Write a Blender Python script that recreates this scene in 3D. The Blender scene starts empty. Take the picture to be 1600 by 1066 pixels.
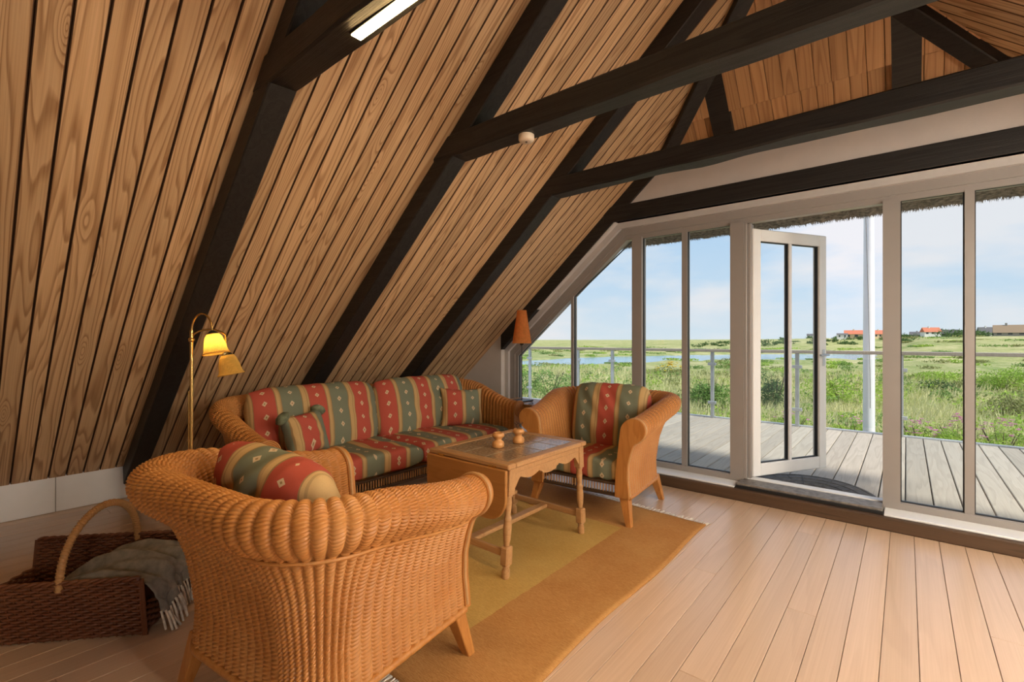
import bpy, bmesh, math, random
import numpy as np
from mathutils import Vector, Matrix
random.seed(7); rng = np.random.default_rng(7)
S = bpy.context.scene
COL = S.collection

# ------------------------------------------------------------------ camera
FPX, CY0, EYE, YAW = 740.0, 530.0, 1.25, math.atan(616 / 740)
cam = bpy.data.cameras.new('camera'); cam.sensor_width = 36; cam.lens = 36 * FPX / 1600
cam.shift_y = -(533 - CY0) / 1600; cam.clip_start = .03; cam.clip_end = 8000
cam_o = bpy.data.objects.new('camera', cam); COL.objects.link(cam_o)
cam_o.location = (0, 0, EYE); cam_o.rotation_euler = (math.pi / 2, 0, YAW); S.camera = cam_o
# ------------------------------------------------------------------ view, world, sun
S.view_settings.view_transform = 'Standard'; S.view_settings.look = 'None'
S.view_settings.exposure = 0.0; S.view_settings.gamma = 1.0; S.view_settings.use_curve_mapping = False
S.cycles.transparent_max_bounces = 24
S.cycles.max_bounces = 8; S.cycles.diffuse_bounces = 4; S.cycles.use_adaptive_sampling = True; S.cycles.adaptive_threshold = .02
SKY_STRENGTH = 1.0
w = bpy.data.worlds.new('sky'); S.world = w; w.use_nodes = True
nt = w.node_tree; nt.nodes.clear(); N = nt.nodes.new; L = nt.links.new
tc = N('ShaderNodeTexCoord'); sep = N('ShaderNodeSeparateXYZ'); L(tc.outputs['Generated'], sep.inputs[0])
ramp = N('ShaderNodeValToRGB'); L(sep.outputs['Z'], ramp.inputs[0])
r = ramp.color_ramp; r.elements[0].position = 0.0; r.elements[0].color = (.76, .85, .93, 1)
r.elements[1].position = .7; r.elements[1].color = (.24, .46, .84, 1)
e = r.elements.new(.10); e.color = (.62, .78, .95, 1)
e = r.elements.new(.28); e.color = (.46, .68, .95, 1)
mp = N('ShaderNodeMapping'); mp.inputs['Scale'].default_value = (3.2, 3.2, 11); mp.inputs['Location'].default_value = (.35, 1.2, .1)
L(tc.outputs['Generated'], mp.inputs[0])
cn = N('ShaderNodeTexNoise'); cn.inputs['Scale'].default_value = 1.0; cn.inputs['Detail'].default_value = 7; cn.inputs['Roughness'].default_value = .5
L(mp.outputs[0], cn.inputs['Vector'])
cr = N('ShaderNodeValToRGB'); L(cn.outputs['Fac'], cr.inputs[0])
cr.color_ramp.elements[0].position = .43; cr.color_ramp.elements[0].color = (0, 0, 0, 1)
cr.color_ramp.elements[1].position = .62; cr.color_ramp.elements[1].color = (.9, .9, .9, 1)
mx = N('ShaderNodeMix'); mx.data_type = 'RGBA'; L(cr.outputs[0], mx.inputs[0]); L(ramp.outputs[0], mx.inputs[6]); mx.inputs[7].default_value = (.92, .90, .93, 1)
bg = N('ShaderNodeBackground'); bg.inputs[1].default_value = SKY_STRENGTH; L(mx.outputs[2], bg.inputs[0])
wo = N('ShaderNodeOutputWorld'); L(bg.outputs[0], wo.inputs[0])
sun = bpy.data.lights.new('sun', 'SUN'); sun.energy = 5.2; sun.angle = math.radians(8); sun.color = (1, .95, .86)
sun_o = bpy.data.objects.new('sun', sun); COL.objects.link(sun_o)
sun_o.rotation_euler = Vector((-.62, .10, -.78)).to_track_quat('-Z', 'Y').to_euler()

# strengths: the room's own strip lamp, and fill strips added out of view
STRIP_VISIBLE, STRIP_FILL = 85.0, 155.0

# ------------------------------------------------------------------ helpers
def link(o): COL.objects.link(o); return o
def tag(o, label=None, cat=None, group=None, kind=None):
    if label: o['label'] = label
    if cat: o['category'] = cat
    if group: o['group'] = group
    if kind: o['kind'] = kind
    return o
def empty(name, loc=(0, 0, 0), rz=0.0, parent=None):
    o = link(bpy.data.objects.new(name, None)); o.location = loc; o.rotation_euler = (0, 0, rz)
    o.empty_display_size = .05
    if parent: o.parent = parent
    return o
def place(name, me, parent=None, loc=(0, 0, 0), rot=(0, 0, 0)):
    o = link(bpy.data.objects.new(name, me)); o.location = loc; o.rotation_euler = rot
    if parent: o.parent = parent
    return o
def setmat(me, m):
    me.materials.clear(); me.materials.append(m)

class MB:
    """collects verts and faces of one mesh"""
    def __init__(s): s.v = []; s.f = []; s.sm = []
    def add(s, vs, fs, smooth=False):
        b = len(s.v); s.v += [tuple(p) for p in vs]
        for f in fs: s.f.append(tuple(b + i for i in f)); s.sm.append(smooth)
        return s
    def box(s, x0, x1, y0, y1, z0, z1, M=None):
        vs = [Vector((x, y, z)) for z in (z0, z1) for y in (y0, y1) for x in (x0, x1)]
        if M: vs = [M @ p for p in vs]
        return s.add(vs, [(0, 2, 3, 1), (4, 5, 7, 6), (0, 1, 5, 4), (2, 6, 7, 3), (0, 4, 6, 2), (1, 3, 7, 5)])
    def bbox(s, x0, x1, y0, y1, z0, z1, b=.004, M=None):
        """box with chamfered edges"""
        bm = bmesh.new(); bmesh.ops.create_cube(bm, size=1)
        for p in bm.verts: p.co = Vector(((x0 + x1) / 2 + p.co.x * (x1 - x0), (y0 + y1) / 2 + p.co.y * (y1 - y0), (z0 + z1) / 2 + p.co.z * (z1 - z0)))
        b = min(b, .45 * min(x1 - x0, y1 - y0, z1 - z0))
        bmesh.ops.bevel(bm, geom=bm.edges[:], offset=b, segments=1, affect='EDGES')
        bm.verts.index_update()
        vs = [(M @ p.co if M else p.co.copy()) for p in bm.verts]; fs = [tuple(q.index for q in f.verts) for f in bm.faces]
        bm.free(); return s.add(vs, fs)
    def prism(s, poly, a, b, axis='y', M=None):
        """polygon (2-D) extruded along axis from a to b. axis y: poly=(x,z); x: (y,z); z: (x,y)"""
        def mk(p, t):
            q = {'y': (p[0], t, p[1]), 'x': (t, p[0], p[1]), 'z': (p[0], p[1], t)}[axis]
            q = Vector(q); return M @ q if M else q
        n = len(poly); vs = [mk(p, a) for p in poly] + [mk(p, b) for p in poly]
        fs = [tuple(range(n)), tuple(range(2 * n - 1, n - 1, -1))]
        fs += [(i, i + n, (i + 1) % n + n, (i + 1) % n) for i in range(n)]
        return s.add(vs, fs)
    def tube(s, pts, rad, seg=8, cap=True, closed=False, smooth=True):
        pts = [Vector(p) for p in pts]; n = len(pts); rads = rad if hasattr(rad, '__len__') else [rad] * n
        vs = []; up = Vector((0, 0, 1)); prev = None
        for i, p in enumerate(pts):
            if closed: t = pts[(i + 1) % n] - pts[i - 1]
            else: t = pts[min(i + 1, n - 1)] - pts[max(i - 1, 0)]
            t.normalize()
            if prev is None:
                a = t.cross(up)
                if a.length < .05: a = t.cross(Vector((1, 0, 0)))
            else:
                a = prev - t * prev.dot(t)
            a.normalize(); prev = a; b = t.cross(a)
            vs += [p + (a * math.cos(k * 2 * math.pi / seg) + b * math.sin(k * 2 * math.pi / seg)) * rads[i] for k in range(seg)]
        fs = []
        for i in range(n if closed else n - 1):
            j = (i + 1) % n
            fs += [(i * seg + k, i * seg + (k + 1) % seg, j * seg + (k + 1) % seg, j * seg + k) for k in range(seg)]
        s.add(vs, fs, smooth)
        if cap and not closed:
            s.add(vs[:seg], [tuple(range(seg - 1, -1, -1))]); s.add(vs[-seg:], [tuple(range(seg))])
        return s
    def lathe(s, prof, seg=24, M=None, smooth=True):
        vs = []
        for (r_, z_) in prof:
            for k in range(seg):
                a = 2 * math.pi * k / seg; p = Vector((r_ * math.cos(a), r_ * math.sin(a), z_)); vs.append(M @ p if M else p)
        n = len(prof); fs = []
        for i in range(n - 1):
            fs += [(i * seg + k, i * seg + (k + 1) % seg, (i + 1) * seg + (k + 1) % seg, (i + 1) * seg + k) for k in range(seg)]
        fs += [tuple(range(seg - 1, -1, -1)), tuple(range((n - 1) * seg, n * seg))]
        return s.add(vs, fs, smooth)
    def mesh(s, name, m):
        me = bpy.data.meshes.new(name); me.from_pydata(s.v, [], s.f); me.materials.append(m)
        if any(s.sm): me.polygons.foreach_set('use_smooth', s.sm)
        me.update(); return me
    def build(s, name, m, parent=None, loc=(0, 0, 0), rot=(0, 0, 0)):
        return place(name, s.mesh(name, m), parent, loc, rot)

def grid_mesh(name, P, m, closed_u=False, uv=None, smooth=True, flip=False):
    """P: (nu,nv,3) array -> quad mesh, fast"""
    nu, nv = P.shape[:2]; me = bpy.data.meshes.new(name)
    iu = np.arange(nu if closed_u else nu - 1); iv = np.arange(nv - 1)
    A, B = np.meshgrid(iu, iv, indexing='ij'); A2 = (A + 1) % nu
    q = np.stack([A * nv + B, A2 * nv + B, A2 * nv + B + 1, A * nv + B + 1], -1).reshape(-1, 4)
    if flip: q = q[:, ::-1]
    fast_mesh(me, P.reshape(-1, 3), q, smooth)
    if uv is not None:
        l = me.uv_layers.new(name='UVMap'); l.data.foreach_set('uv', uv.reshape(-1, 2)[q.ravel()].astype(np.float32).ravel())
    me.materials.append(m); return me
def fast_mesh(me, V, F, smooth=False):
    nf, k = F.shape
    me.vertices.add(len(V)); me.vertices.foreach_set('co', V.astype(np.float32).ravel())
    me.loops.add(nf * k); me.loops.foreach_set('vertex_index', F.astype(np.int32).ravel())
    me.polygons.add(nf); me.polygons.foreach_set('loop_start', (np.arange(nf) * k).astype(np.int32))
    try: me.polygons.foreach_set('loop_total', np.full(nf, k, np.int32))
    except Exception: pass
    me.polygons.foreach_set('use_smooth', np.full(nf, smooth)); me.update(calc_edges=True); me.validate()
def copy_tree(o, parent=None):
    c = o.copy(); COL.objects.link(c); c.parent = parent
    for ch in list(o.children): copy_tree(ch, c)
    return c
def sstep(a, b, x):
    t = np.clip((x - a) / (b - a), 0, 1); return t * t * (3 - 2 * t)

# ------------------------------------------------------------------ materials
class NT:
    def __init__(s, name):
        s.m = bpy.data.materials.new(name); s.m.use_nodes = True; s.t = s.m.node_tree; s.t.nodes.clear()
        s.out = s.t.nodes.new('ShaderNodeOutputMaterial'); s.b = s.t.nodes.new('ShaderNodeBsdfPrincipled'); s.l(s.b.outputs[0], s.out.inputs[0])
    def n(s, k, **kw):
        x = s.t.nodes.new('ShaderNode' + k)
        for a, v in kw.items(): setattr(x, a, v)
        return x
    def l(s, a, b): s.t.links.new(a, b)
    def math(s, op, a, b=None, c=None, clamp=False):
        x = s.n('Math', operation=op); x.use_clamp = clamp
        for i, v in enumerate((a, b, c)):
            if v is None: continue
            if isinstance(v, (int, float)): x.inputs[i].default_value = v
            else: s.l(v, x.inputs[i])
        return x.outputs[0]
    def coord(s, kind='Object', scale=(1, 1, 1), rnd=0.0):
        t = s.n('TexCoord'); m = s.n('Mapping'); m.inputs['Scale'].default_value = scale; s.l(t.outputs[kind], m.inputs[0])
        if rnd:
            oi = s.n('ObjectInfo'); c = s.n('CombineXYZ'); k = s.math('MULTIPLY', oi.outputs['Random'], rnd)
            for i in range(3): s.l(k, c.inputs[i])
            a = s.n('VectorMath', operation='ADD'); s.l(m.outputs[0], a.inputs[0]); s.l(c.outputs[0], a.inputs[1]); return a.outputs[0]
        return m.outputs[0]
    def noise(s, vec, scale=5, detail=3, rough=.5, dist=0):
        x = s.n('TexNoise'); x.inputs['Scale'].default_value = scale; x.inputs['Detail'].default_value = detail
        x.inputs['Roughness'].default_value = rough; x.inputs['Distortion'].default_value = dist
        s.l(vec, x.inputs['Vector']); return x.outputs['Fac']
    def ramp(s, fac, stops, interp='LINEAR'):
        x = s.n('ValToRGB'); x.color_ramp.interpolation = interp; el = x.color_ramp.elements
        while len(el) > 1: el.remove(el[-1])
        el[0].position = stops[0][0]; el[0].color = (*stops[0][1], 1)
        for p, c in stops[1:]: q = el.new(p); q.color = (*c, 1)
        s.l(fac, x.inputs[0]); return x.outputs[0]
    def mix(s, fac, a, b, mode='MIX'):
        x = s.n('Mix', data_type='RGBA', blend_type=mode)
        for i, v in ((0, fac), (6, a), (7, b)):
            if isinstance(v, (int, float)): x.inputs[i].default_value = v
            elif isinstance(v, tuple): x.inputs[i].default_value = (*v, 1)
            else: s.l(v, x.inputs[i])
        return x.outputs[2]
    def bump(s, h, strength=.3, dist=.01):
        x = s.n('Bump'); x.inputs['Strength'].default_value = strength; x.inputs['Distance'].default_value = dist
        s.l(h, x.inputs['Height']); s.l(x.outputs[0], s.b.inputs['Normal'])
    def set(s, col=None, rough=.5, metal=0, spec=.5, **kw):
        if col is not None:
            if isinstance(col, tuple): s.b.inputs['Base Color'].default_value = (*col, 1)
            else: s.l(col, s.b.inputs['Base Color'])
        if isinstance(rough, (int, float)): s.b.inputs['Roughness'].default_value = rough
        else: s.l(rough, s.b.inputs['Roughness'])
        s.b.inputs['Metallic'].default_value = metal; s.b.inputs['Specular IOR Level'].default_value = spec
        for k, v in kw.items(): s.b.inputs[k.replace('_', ' ')].default_value = v
        return s.m

def m_plain(name, col, rough=.5, metal=0, var=.08, scale=9, spec=.5, bump=0.0):
    t = NT(name); c = t.coord(); f = t.noise(c, scale, 4)
    a = tuple(x * (1 - var) for x in col); b = tuple(min(1, x * (1 + var)) for x in col)
    if bump: t.bump(t.noise(c, scale * 14, 3), bump, .004)
    return t.set(t.ramp(f, [(.3, a), (.7, b)]), rough, metal, spec)
def m_plank(name, light, mid, dark, rough=.5, cross=8.0, along=.55, rings=9.0, rnd=37.0, strength=1.0, bump=.25, tint=.25, axis='x', spec=.4, detail=2.2, knots=0.0):
    """sawn board: contour figure of stretched noise; board runs along its local axis"""
    t = NT(name); sc = {'x': (along, cross, cross), 'y': (cross, along, cross), 'z': (cross, cross, along)}[axis]
    c = t.coord('Object', sc, rnd)
    f = t.noise(c, 1.0, detail, .45, .2)
    if knots:
        vo = t.n('TexVoronoi'); vo.inputs['Scale'].default_value = 1.0; vo.inputs['Randomness'].default_value = 1.0
        t.l(t.coord('Object', tuple(x * k_ for x, k_ in zip((knots, 6.0, 6.0), (1, 1, 1))), rnd * 1.7), vo.inputs['Vector'])
        kn = t.math('POWER', t.math('SUBTRACT', 1.0, t.math('MULTIPLY', vo.outputs['Distance'], 3.2), clamp=True), 2.0)
        f = t.math('MULTIPLY_ADD', kn, .30, f)
    g = t.math('FRACT', t.math('MULTIPLY', f, rings))
    fig = t.ramp(g, [(0, light), (.55, mid), (.80, dark), (.90, dark), (1, light)])
    c2 = t.coord('Object', tuple(x * k for x, k in zip(sc, {'x': (3, 22, 22), 'y': (22, 3, 22), 'z': (22, 22, 3)}[axis])), rnd)
    fib = t.noise(c2, 1.0, 3, .6)
    col = t.mix(strength, mid, fig)
    col = t.mix(.35, col, t.ramp(fib, [(.25, dark), (.75, light)]))
    oi = t.n('ObjectInfo')
    hs = t.n('HueSaturation'); t.l(col, hs.inputs['Color']); t.l(t.math('MULTIPLY_ADD', oi.outputs['Random'], tint, 1 - tint / 2), hs.inputs['Value'])
    t.bump(fib, bump, .003)
    return t.set(hs.outputs[0], rough, 0, spec)

M = {}
M['ceil'] = m_plank('pine_ceiling', (.68, .46, .255), (.60, .385, .20), (.27, .13, .05), .42, cross=8.5, along=.5, rings=15, strength=.85, tint=.30, detail=1.3, knots=1.5)
M['gable_wood'] = m_plank('pine_gable', (.58, .34, .16), (.49, .265, .115), (.26, .11, .042), .5, cross=9, along=.5, rings=9, strength=.6, detail=1.2)
M['floor'] = m_plank('beech_floor', (.64, .455, .315), (.58, .40, .268), (.44, .285, .18), .30, cross=7, along=.5, rings=5, strength=.28, bump=.06, tint=.18, axis='y', spec=.5)
_fb = M['floor'].node_tree.nodes['Principled BSDF']; _fb.inputs['Coat Weight'].default_value = .35; _fb.inputs['Coat Roughness'].default_value = .22
M['beam'] = m_plank('black_stained_timber', (.027, .024, .0215), (.0145, .0125, .011), (.006, .005, .0045), .5, cross=14, along=.8, rings=6, strength=.7, bump=.7, tint=.2)
M['deck'] = m_plank('weathered_deck', (.50, .435, .355), (.41, .355, .285), (.28, .24, .185), .7, cross=9, along=.7, rings=7, strength=.4, tint=.25, axis='y')
M['step'] = m_plank('dark_oak_step', (.115, .066, .037), (.072, .04, .021), (.03, .016, .008), .45, cross=16, along=.6, rings=6, strength=.5)
M['chairwood'] = m_plank('honey_wood', (.58, .27, .075), (.47, .19, .045), (.30, .10, .02), .35, cross=16, along=3, rings=4, strength=.4, axis='z', tint=.08)
M['tablewood'] = m_plank('oiled_oak', (.58, .34, .155), (.47, .25, .10), (.32, .15, .052), .38, cross=22, along=2.2, rings=5, strength=.4, axis='x', tint=.1)
M['leaf_wood'] = m_plank('oiled_oak_leaf', (.52, .25, .075), (.44, .195, .052), (.33, .13, .03), .36, cross=12, along=1.5, rings=4, strength=.35, axis='x', tint=.05)
M['white'] = m_plain('white_paint', (.82, .82, .83), .42, var=.02)
M['frame'] = m_plain('grey_window_paint', (.285, .26, .243), .34, var=.02)
M['casing'] = m_plain('pale_casing_paint', (.50, .47, .45), .4, var=.02)
M['doorpaint'] = m_plain('white_door_paint', (.74, .74, .73), .32, var=.02)
M['plaster'] = m_plain('white_plaster', (.55, .51, .48), .8, var=.03, bump=.15)
M['seal'] = m_plain('black_gasket', (.012, .012, .013), .5)
M['groove'] = m_plain('dark_board_edge', (.085, .038, .016), .7)
M['shell'] = m_plain('roof_underlay', (.10, .06, .03), .9)
M['steel'] = m_plain('galvanised_steel', (.50, .53, .55), .45, .6, var=.1)
M['darkmetal'] = m_plain('dark_metal', (.05, .045, .04), .4, .8)
M['brass'] = m_plain('brass', (.72, .47, .17), .25, 1.0, var=.06)
M['threshold'] = m_plain('worn_metal_threshold', (.20, .18, .16), .55, .3, var=.35, scale=30)
M['rubber'] = m_plain('dark_rubber_mat', (.11, .10, .09), .8, var=.3, scale=25, bump=.4)
M['plastic'] = m_plain('yellowed_plastic', (.74, .62, .48), .4, var=.05)
M['thatch'] = m_plain('grey_thatch', (.20, .175, .135), .9, var=.6, scale=35, bump=1)
M['straw'] = m_plain('thatch_straw', (.24, .21, .165), .9, var=.5, scale=20)
M['bowlwood'] = m_plain('turned_alder', (.62, .30, .10), .35, var=.12, scale=18)

t = NT('clear_glass'); tr = t.n('BsdfTransparent'); tr.inputs[0].default_value = (.95, .97, .97, 1)
gl = t.n('BsdfGlossy'); gl.inputs['Roughness'].default_value = .02; fr = t.n('Fresnel'); fr.inputs[0].default_value = 1.38; ge = t.n('NewGeometry')
ms = t.n('MixShader'); t.l(t.math('MULTIPLY', fr.outputs[0], t.math('SUBTRACT', 1.0, ge.outputs['Backfacing'])), ms.inputs[0]); t.l(tr.outputs[0], ms.inputs[1]); t.l(gl.outputs[0], ms.inputs[2]); t.l(ms.outputs[0], t.out.inputs[0]); t.t.nodes.remove(t.b); M['glass'] = t.m

def m_wicker(name, a, b, c, rough=.42):
    t = NT(name); co = t.coord('Object'); f = t.noise(co, 4.5, 4); g = t.noise(t.coord('Object', (60, 60, 400)), 1, 2)
    base = t.ramp(f, [(.3, a), (.5, b), (.72, c)])
    col = t.mix(t.math('MULTIPLY', g, .5), base, tuple(x * .55 for x in a))
    return t.set(col, rough, 0, .45)
M['wicker'] = m_wicker('honey_wicker', (.45, .175, .038), (.52, .215, .052), (.59, .275, .082))
M['basket'] = m_wicker('dark_willow', (.115, .034, .013), (.16, .05, .018), (.22, .085, .034))
M['cane'] = m_wicker('pale_cane', (.46, .24, .09), (.52, .28, .11), (.58, .33, .14))

def m_fabric(name, red, green, gold, cream, dark=1.0, per=.37):
    t = NT(name); tx = t.n('TexCoord'); sp = t.n('SeparateXYZ'); t.l(tx.outputs['UV'], sp.inputs[0])
    nz = t.noise(t.coord('Object'), 7, 3)
    U = t.math('ADD', sp.outputs[0], t.math('MULTIPLY_ADD', nz, .012, -.006)); V = sp.outputs[1]
    u = t.math('FRACT', t.math('DIVIDE', U, per))
    k = lambda c, f=1.0: tuple(x * f * dark for x in c)
    s1, s2, s3 = .36, .47, .89
    line = k(gold, .55)
    st = [(0, red), (s1, line), (s1 + .02, k(gold)), (s1 + .075, k(gold, .8)), (s2 - .012, line), (s2, green), (s3 - .05, line), (s3 - .03, k(gold)), (.94, k(gold, .75)), (.96, k(gold)), (.985, line)]
    st = [(p, k(c) if c in (red, green) else c) for p, c in st]
    col = t.ramp(u, st, 'CONSTANT')
    def diamond(center, phase):
        du = t.math('MULTIPLY', t.math('ABSOLUTE', t.math('SUBTRACT', u, center)), per)
        dv = t.math('MULTIPLY', t.math('ABSOLUTE', t.math('SUBTRACT', t.math('FRACT', t.math('ADD', t.math('DIVIDE', V, .105), phase)), .5)), .105)
        d = t.math('ADD', du, t.math('MULTIPLY', dv, .8))
        return d
    for cen, ph in ((.18, .0), (.66, .45)):
        d = diamond(cen, ph)
        col = t.mix(t.math('LESS_THAN', d, .0175), col, k(cream))
        col = t.mix(t.math('LESS_THAN', d, .006), col, k(gold, .6))
    weave = t.noise(t.coord('UV', (900, 300, 1)), 1, 2)
    wrk = t.noise(t.coord('UV', (9, 2.5, 1)), 1, 4)
    col = t.mix(.30, col, t.mix(weave, k((.02, .015, .01)), col))
    t.bump(t.math('ADD', t.math('MULTIPLY', weave, .15), wrk), .35, .02)
    return t.set(col, .8, 0, .25)
M['fabric'] = m_fabric('striped_fabric', (.52, .098, .062), (.205, .225, .150), (.60, .39, .165), (.70, .54, .34))
M['fabric_green'] = m_plain('green_fabric', (.15, .17, .10), .8, var=.5, scale=22, bump=.2)

t = NT('kilim_wool'); c = t.coord('Object'); sp = t.n('SeparateXYZ'); t.l(c, sp.inputs[0]); X, Y = sp.outputs[0], sp.outputs[1]
nz = t.noise(c, 30, 2); X = t.math('MULTIPLY_ADD', nz, .012, X); Y = t.math('MULTIPLY_ADD', nz, .012, Y)
fx = t.math('MULTIPLY', t.math('GREATER_THAN', X, -.475), t.math('LESS_THAN', X, .475))
fy = t.math('MULTIPLY', t.math('GREATER_THAN', Y, -.72), t.math('LESS_THAN', Y, .70))
big = t.noise(c, 2.2, 3)
ochre = t.ramp(big, [(.35, (.56, .35, .085)), (.6, (.64, .42, .12))]); rust = t.ramp(t.noise(c, 3.1, 3), [(.35, (.47, .205, .055)), (.65, (.56, .275, .085))])
col = t.mix(t.math('MULTIPLY', fx, fy), rust, ochre)
wv = t.noise(t.coord('Object', (60, 380, 60)), 1, 2, .7); col = t.mix(.30, col, t.ramp(wv, [(.35, (.20, .08, .02)), (.65, (.62, .36, .13))]))
t.bump(wv, .7, .006); M['rug'] = t.set(col, .92, 0, .15)
M['fringe'] = m_plain('cream_wool_fringe', (.62, .56, .48), .9, var=.3, scale=40)
M['wool'] = m_plain('grey_wool_blanket', (.21, .19, .165), .95, var=.3, scale=30, bump=.4)

t = NT('brown_glazed_tile'); c = t.coord('Object', (1, 1, 1)); sp = t.n('SeparateXYZ'); t.l(c, sp.inputs[0])
rad = t.math('SQRT', t.math('ADD', t.math('POWER', sp.outputs[0], 2), t.math('POWER', sp.outputs[1], 2)))
ang = t.math('ARCTAN2', sp.outputs[1], sp.outputs[0])
pet = t.math('MULTIPLY', t.math('SINE', t.math('MULTIPLY', ang, 8)), .006)
ring = t.math('FRACT', t.math('MULTIPLY', t.math('ADD', rad, pet), 34))
rc = t.ramp(ring, [(0, (.25, .155, .085)), (.45, (.22, .135, .07)), (.55, (.37, .25, .14)), (.85, (.34, .22, .12)), (1, (.25, .155, .085))])
edge = t.math('LESS_THAN', rad, .066)
col = t.mix(edge, t.ramp(t.noise(c, 60, 3), [(.3, (.26, .17, .095)), (.7, (.35, .24, .14))]), rc)
M['tile'] = t.set(col, .16, 0, .6)
M['grout'] = m_plain('grout', (.07, .05, .035), .8)

def m_emit(name, col, strength, base=(.8, .7, .5), rough=.5):
    t = NT(name); t.set(base, rough); t.b.inputs['Emission Color'].default_value = (*col, 1); t.b.inputs['Emission Strength'].default_value = strength
    return t.m
M['strip_on'] = m_emit('lit_strip_diffuser', (1, .66, .28), STRIP_VISIBLE)
M['strip_fill'] = m_emit('fill_strip_diffuser', (1, .90, .76), STRIP_FILL)  # glow of the fill strips added on the unseen right side
M['bulb'] = m_emit('lit_bulb', (1, .72, .32), 26)
def m_shade(name, col, rough=.7, trans=.5):
    t = NT(name); c = t.coord('Object'); f = t.noise(c, 40, 3)
    cc = t.ramp(f, [(.3, tuple(x * .85 for x in col)), (.7, col)])
    d = t.n('BsdfDiffuse'); tl = t.n('BsdfTranslucent'); t.l(cc, d.inputs[0]); t.l(cc, tl.inputs[0])
    ms = t.n('MixShader'); ms.inputs[0].default_value = trans; t.l(d.outputs[0], ms.inputs[1]); t.l(tl.outputs[0], ms.inputs[2]); t.l(ms.outputs[0], t.out.inputs[0]); t.t.nodes.remove(t.b)
    return t.m
M['shade_yellow'] = m_shade('pleated_yellow_cloth', (.92, .62, .16))
M['shade_orange'] = m_shade('orange_paper', (.85, .33, .10), trans=.55)

# ------------------------------------------------------------------ room shell
TAN = .868; ANG = math.atan(TAN); XK, ZK = -4.72, .25; XR = -.59; ZR = ZK + TAN * (XR - XK); XKR = 2 * XR - XK
YW, YB = 4.03, -3.3          # front gable wall (windows), back wall behind the camera
def zslope(x): return ZK + TAN * (min(x, 2 * XR - x) - XK)
FR = [-2.25, -1.20, -.15, .90, 1.97, 3.01]    # roof frames, near faces
RW, RP = .12, .118                             # rafter width and depth below the boards

# floor
fl = MB().box(XK - .3, XKR + .3, YB, 4.33, -.25, -.022).build('floor', M['step']); tag(fl, 'bare wooden board floor of the attic room', kind='structure')
pitch = .1165; k0 = int((XK + .428) / pitch) - 1
x = -.428 + k0 * pitch
while x < XKR:
    y = YB; cuts = sorted(random.uniform(YB + .8, 3.6) for _ in range(2))
    if cuts[1] - cuts[0] < .7: cuts = cuts[:1]
    for y1 in cuts + [4.0]:
        xa, xb = max(x, XK - .1), min(x + pitch, XKR + .1)
        if xb - xa > .02:
            wdt = (xb - xa) / 2 - .0011
            MB().bbox(-wdt, wdt, -(y1 - y) / 2 + .0006, (y1 - y) / 2 - .0006, -.022, 0, .0013).build('plank', M['floor'], fl, ((xa + xb) / 2, (y + y1) / 2, 0))
        y = y1
    x += pitch

# sloping ceilings: backing slab + boards running up the slope
ridge_len = (XR - XK) / math.cos(ANG)
def ceiling(side):
    nm = 'ceiling_left' if side < 0 else 'ceiling_right'
    xe = XK - .35 if side < 0 else XKR + .35
    ze = ZK - TAN * .35
    n = Vector((-math.sin(ANG) * (1 if side < 0 else -1), 0, math.cos(ANG)))
    a = Vector((xe, 0, ze)) + n * .02; b = Vector((XR, 0, ZR)) + n * .02
    c2, d2 = b + n * .33, a + n * .33
    poly = [(p.x, p.z) for p in (a, b, c2, d2)]
    o = MB().prism(poly, YB - .3, 4.5).build(nm, M['shell']); tag(o, 'sloping pine board ceiling on the %s side of the ridge' % ('sofa' if side < 0 else 'open floor'), kind='structure')
    w_ = .0938; nb = int((4.045 - YB) / w_)
    Ln = ridge_len
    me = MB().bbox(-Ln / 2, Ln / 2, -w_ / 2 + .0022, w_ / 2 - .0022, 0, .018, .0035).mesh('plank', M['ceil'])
    me.materials.append(M['groove'])      # darker colour on the plank side faces
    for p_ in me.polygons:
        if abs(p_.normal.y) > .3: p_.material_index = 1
    ang = -ANG if side < 0 else ANG
    mid = Vector(((XK + XR) / 2 if side < 0 else (XKR + XR) / 2, 0, (ZK + ZR) / 2))
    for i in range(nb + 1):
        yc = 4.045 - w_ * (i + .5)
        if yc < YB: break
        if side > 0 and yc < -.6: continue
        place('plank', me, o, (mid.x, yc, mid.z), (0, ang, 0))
    return o
ceiling(-1); ceiling(1)
# dark lines between boards: darker side faces plus the gap to the backing slab

# knee walls
for sgn, xk, nm in ((-1, XK, 'wall_left'), (1, XKR, 'wall_right')):
    o = MB().box(xk - .1 if sgn < 0 else xk + .012, xk - .012 if sgn < 0 else xk + .1, YB, YW, 0, .30).build(nm, M['shell']); tag(o, 'low white knee wall under the sloping ceiling %s' % ('beside the sofa' if sgn < 0 else 'across the open floor'), kind='structure')
    ys = [YB, -2.0, -.8, .52, 1.75, 2.95, YW]
    for a, b in zip(ys, ys[1:]):
        MB().bbox(xk - .012 if sgn < 0 else xk, xk if sgn < 0 else xk + .012, a + .0015, b - .0015, .002, .262, .0015).build('panel', M['white'], o)
def ring_wall(name, outer, inner, y0, y1, m):
    mb = MB()
    for i in range(len(outer) - 1):
        mb.prism([outer[i], outer[i + 1], inner[i + 1], inner[i]], y0, y1)
    return mb.build(name, m)
HX0, HXC, HZ0, HZT = -3.514, -2.095, 1.135, 2.345
mir = lambda x: 2 * XR - x
inner = [(HX0, 0), (HX0, HZ0), (HXC, HZT), (mir(HXC), HZT), (mir(HX0), HZ0), (mir(HX0), 0)]
xg = XK + (2.855 - ZK) / TAN
outer_f = [(XK - .1, 0), (XK - .1, zslope(XK - .1) + .01), (xg, 2.865), (mir(xg), 2.865), (XKR + .1, zslope(XK - .1) + .01), (XKR + .1, 0)]
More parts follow.
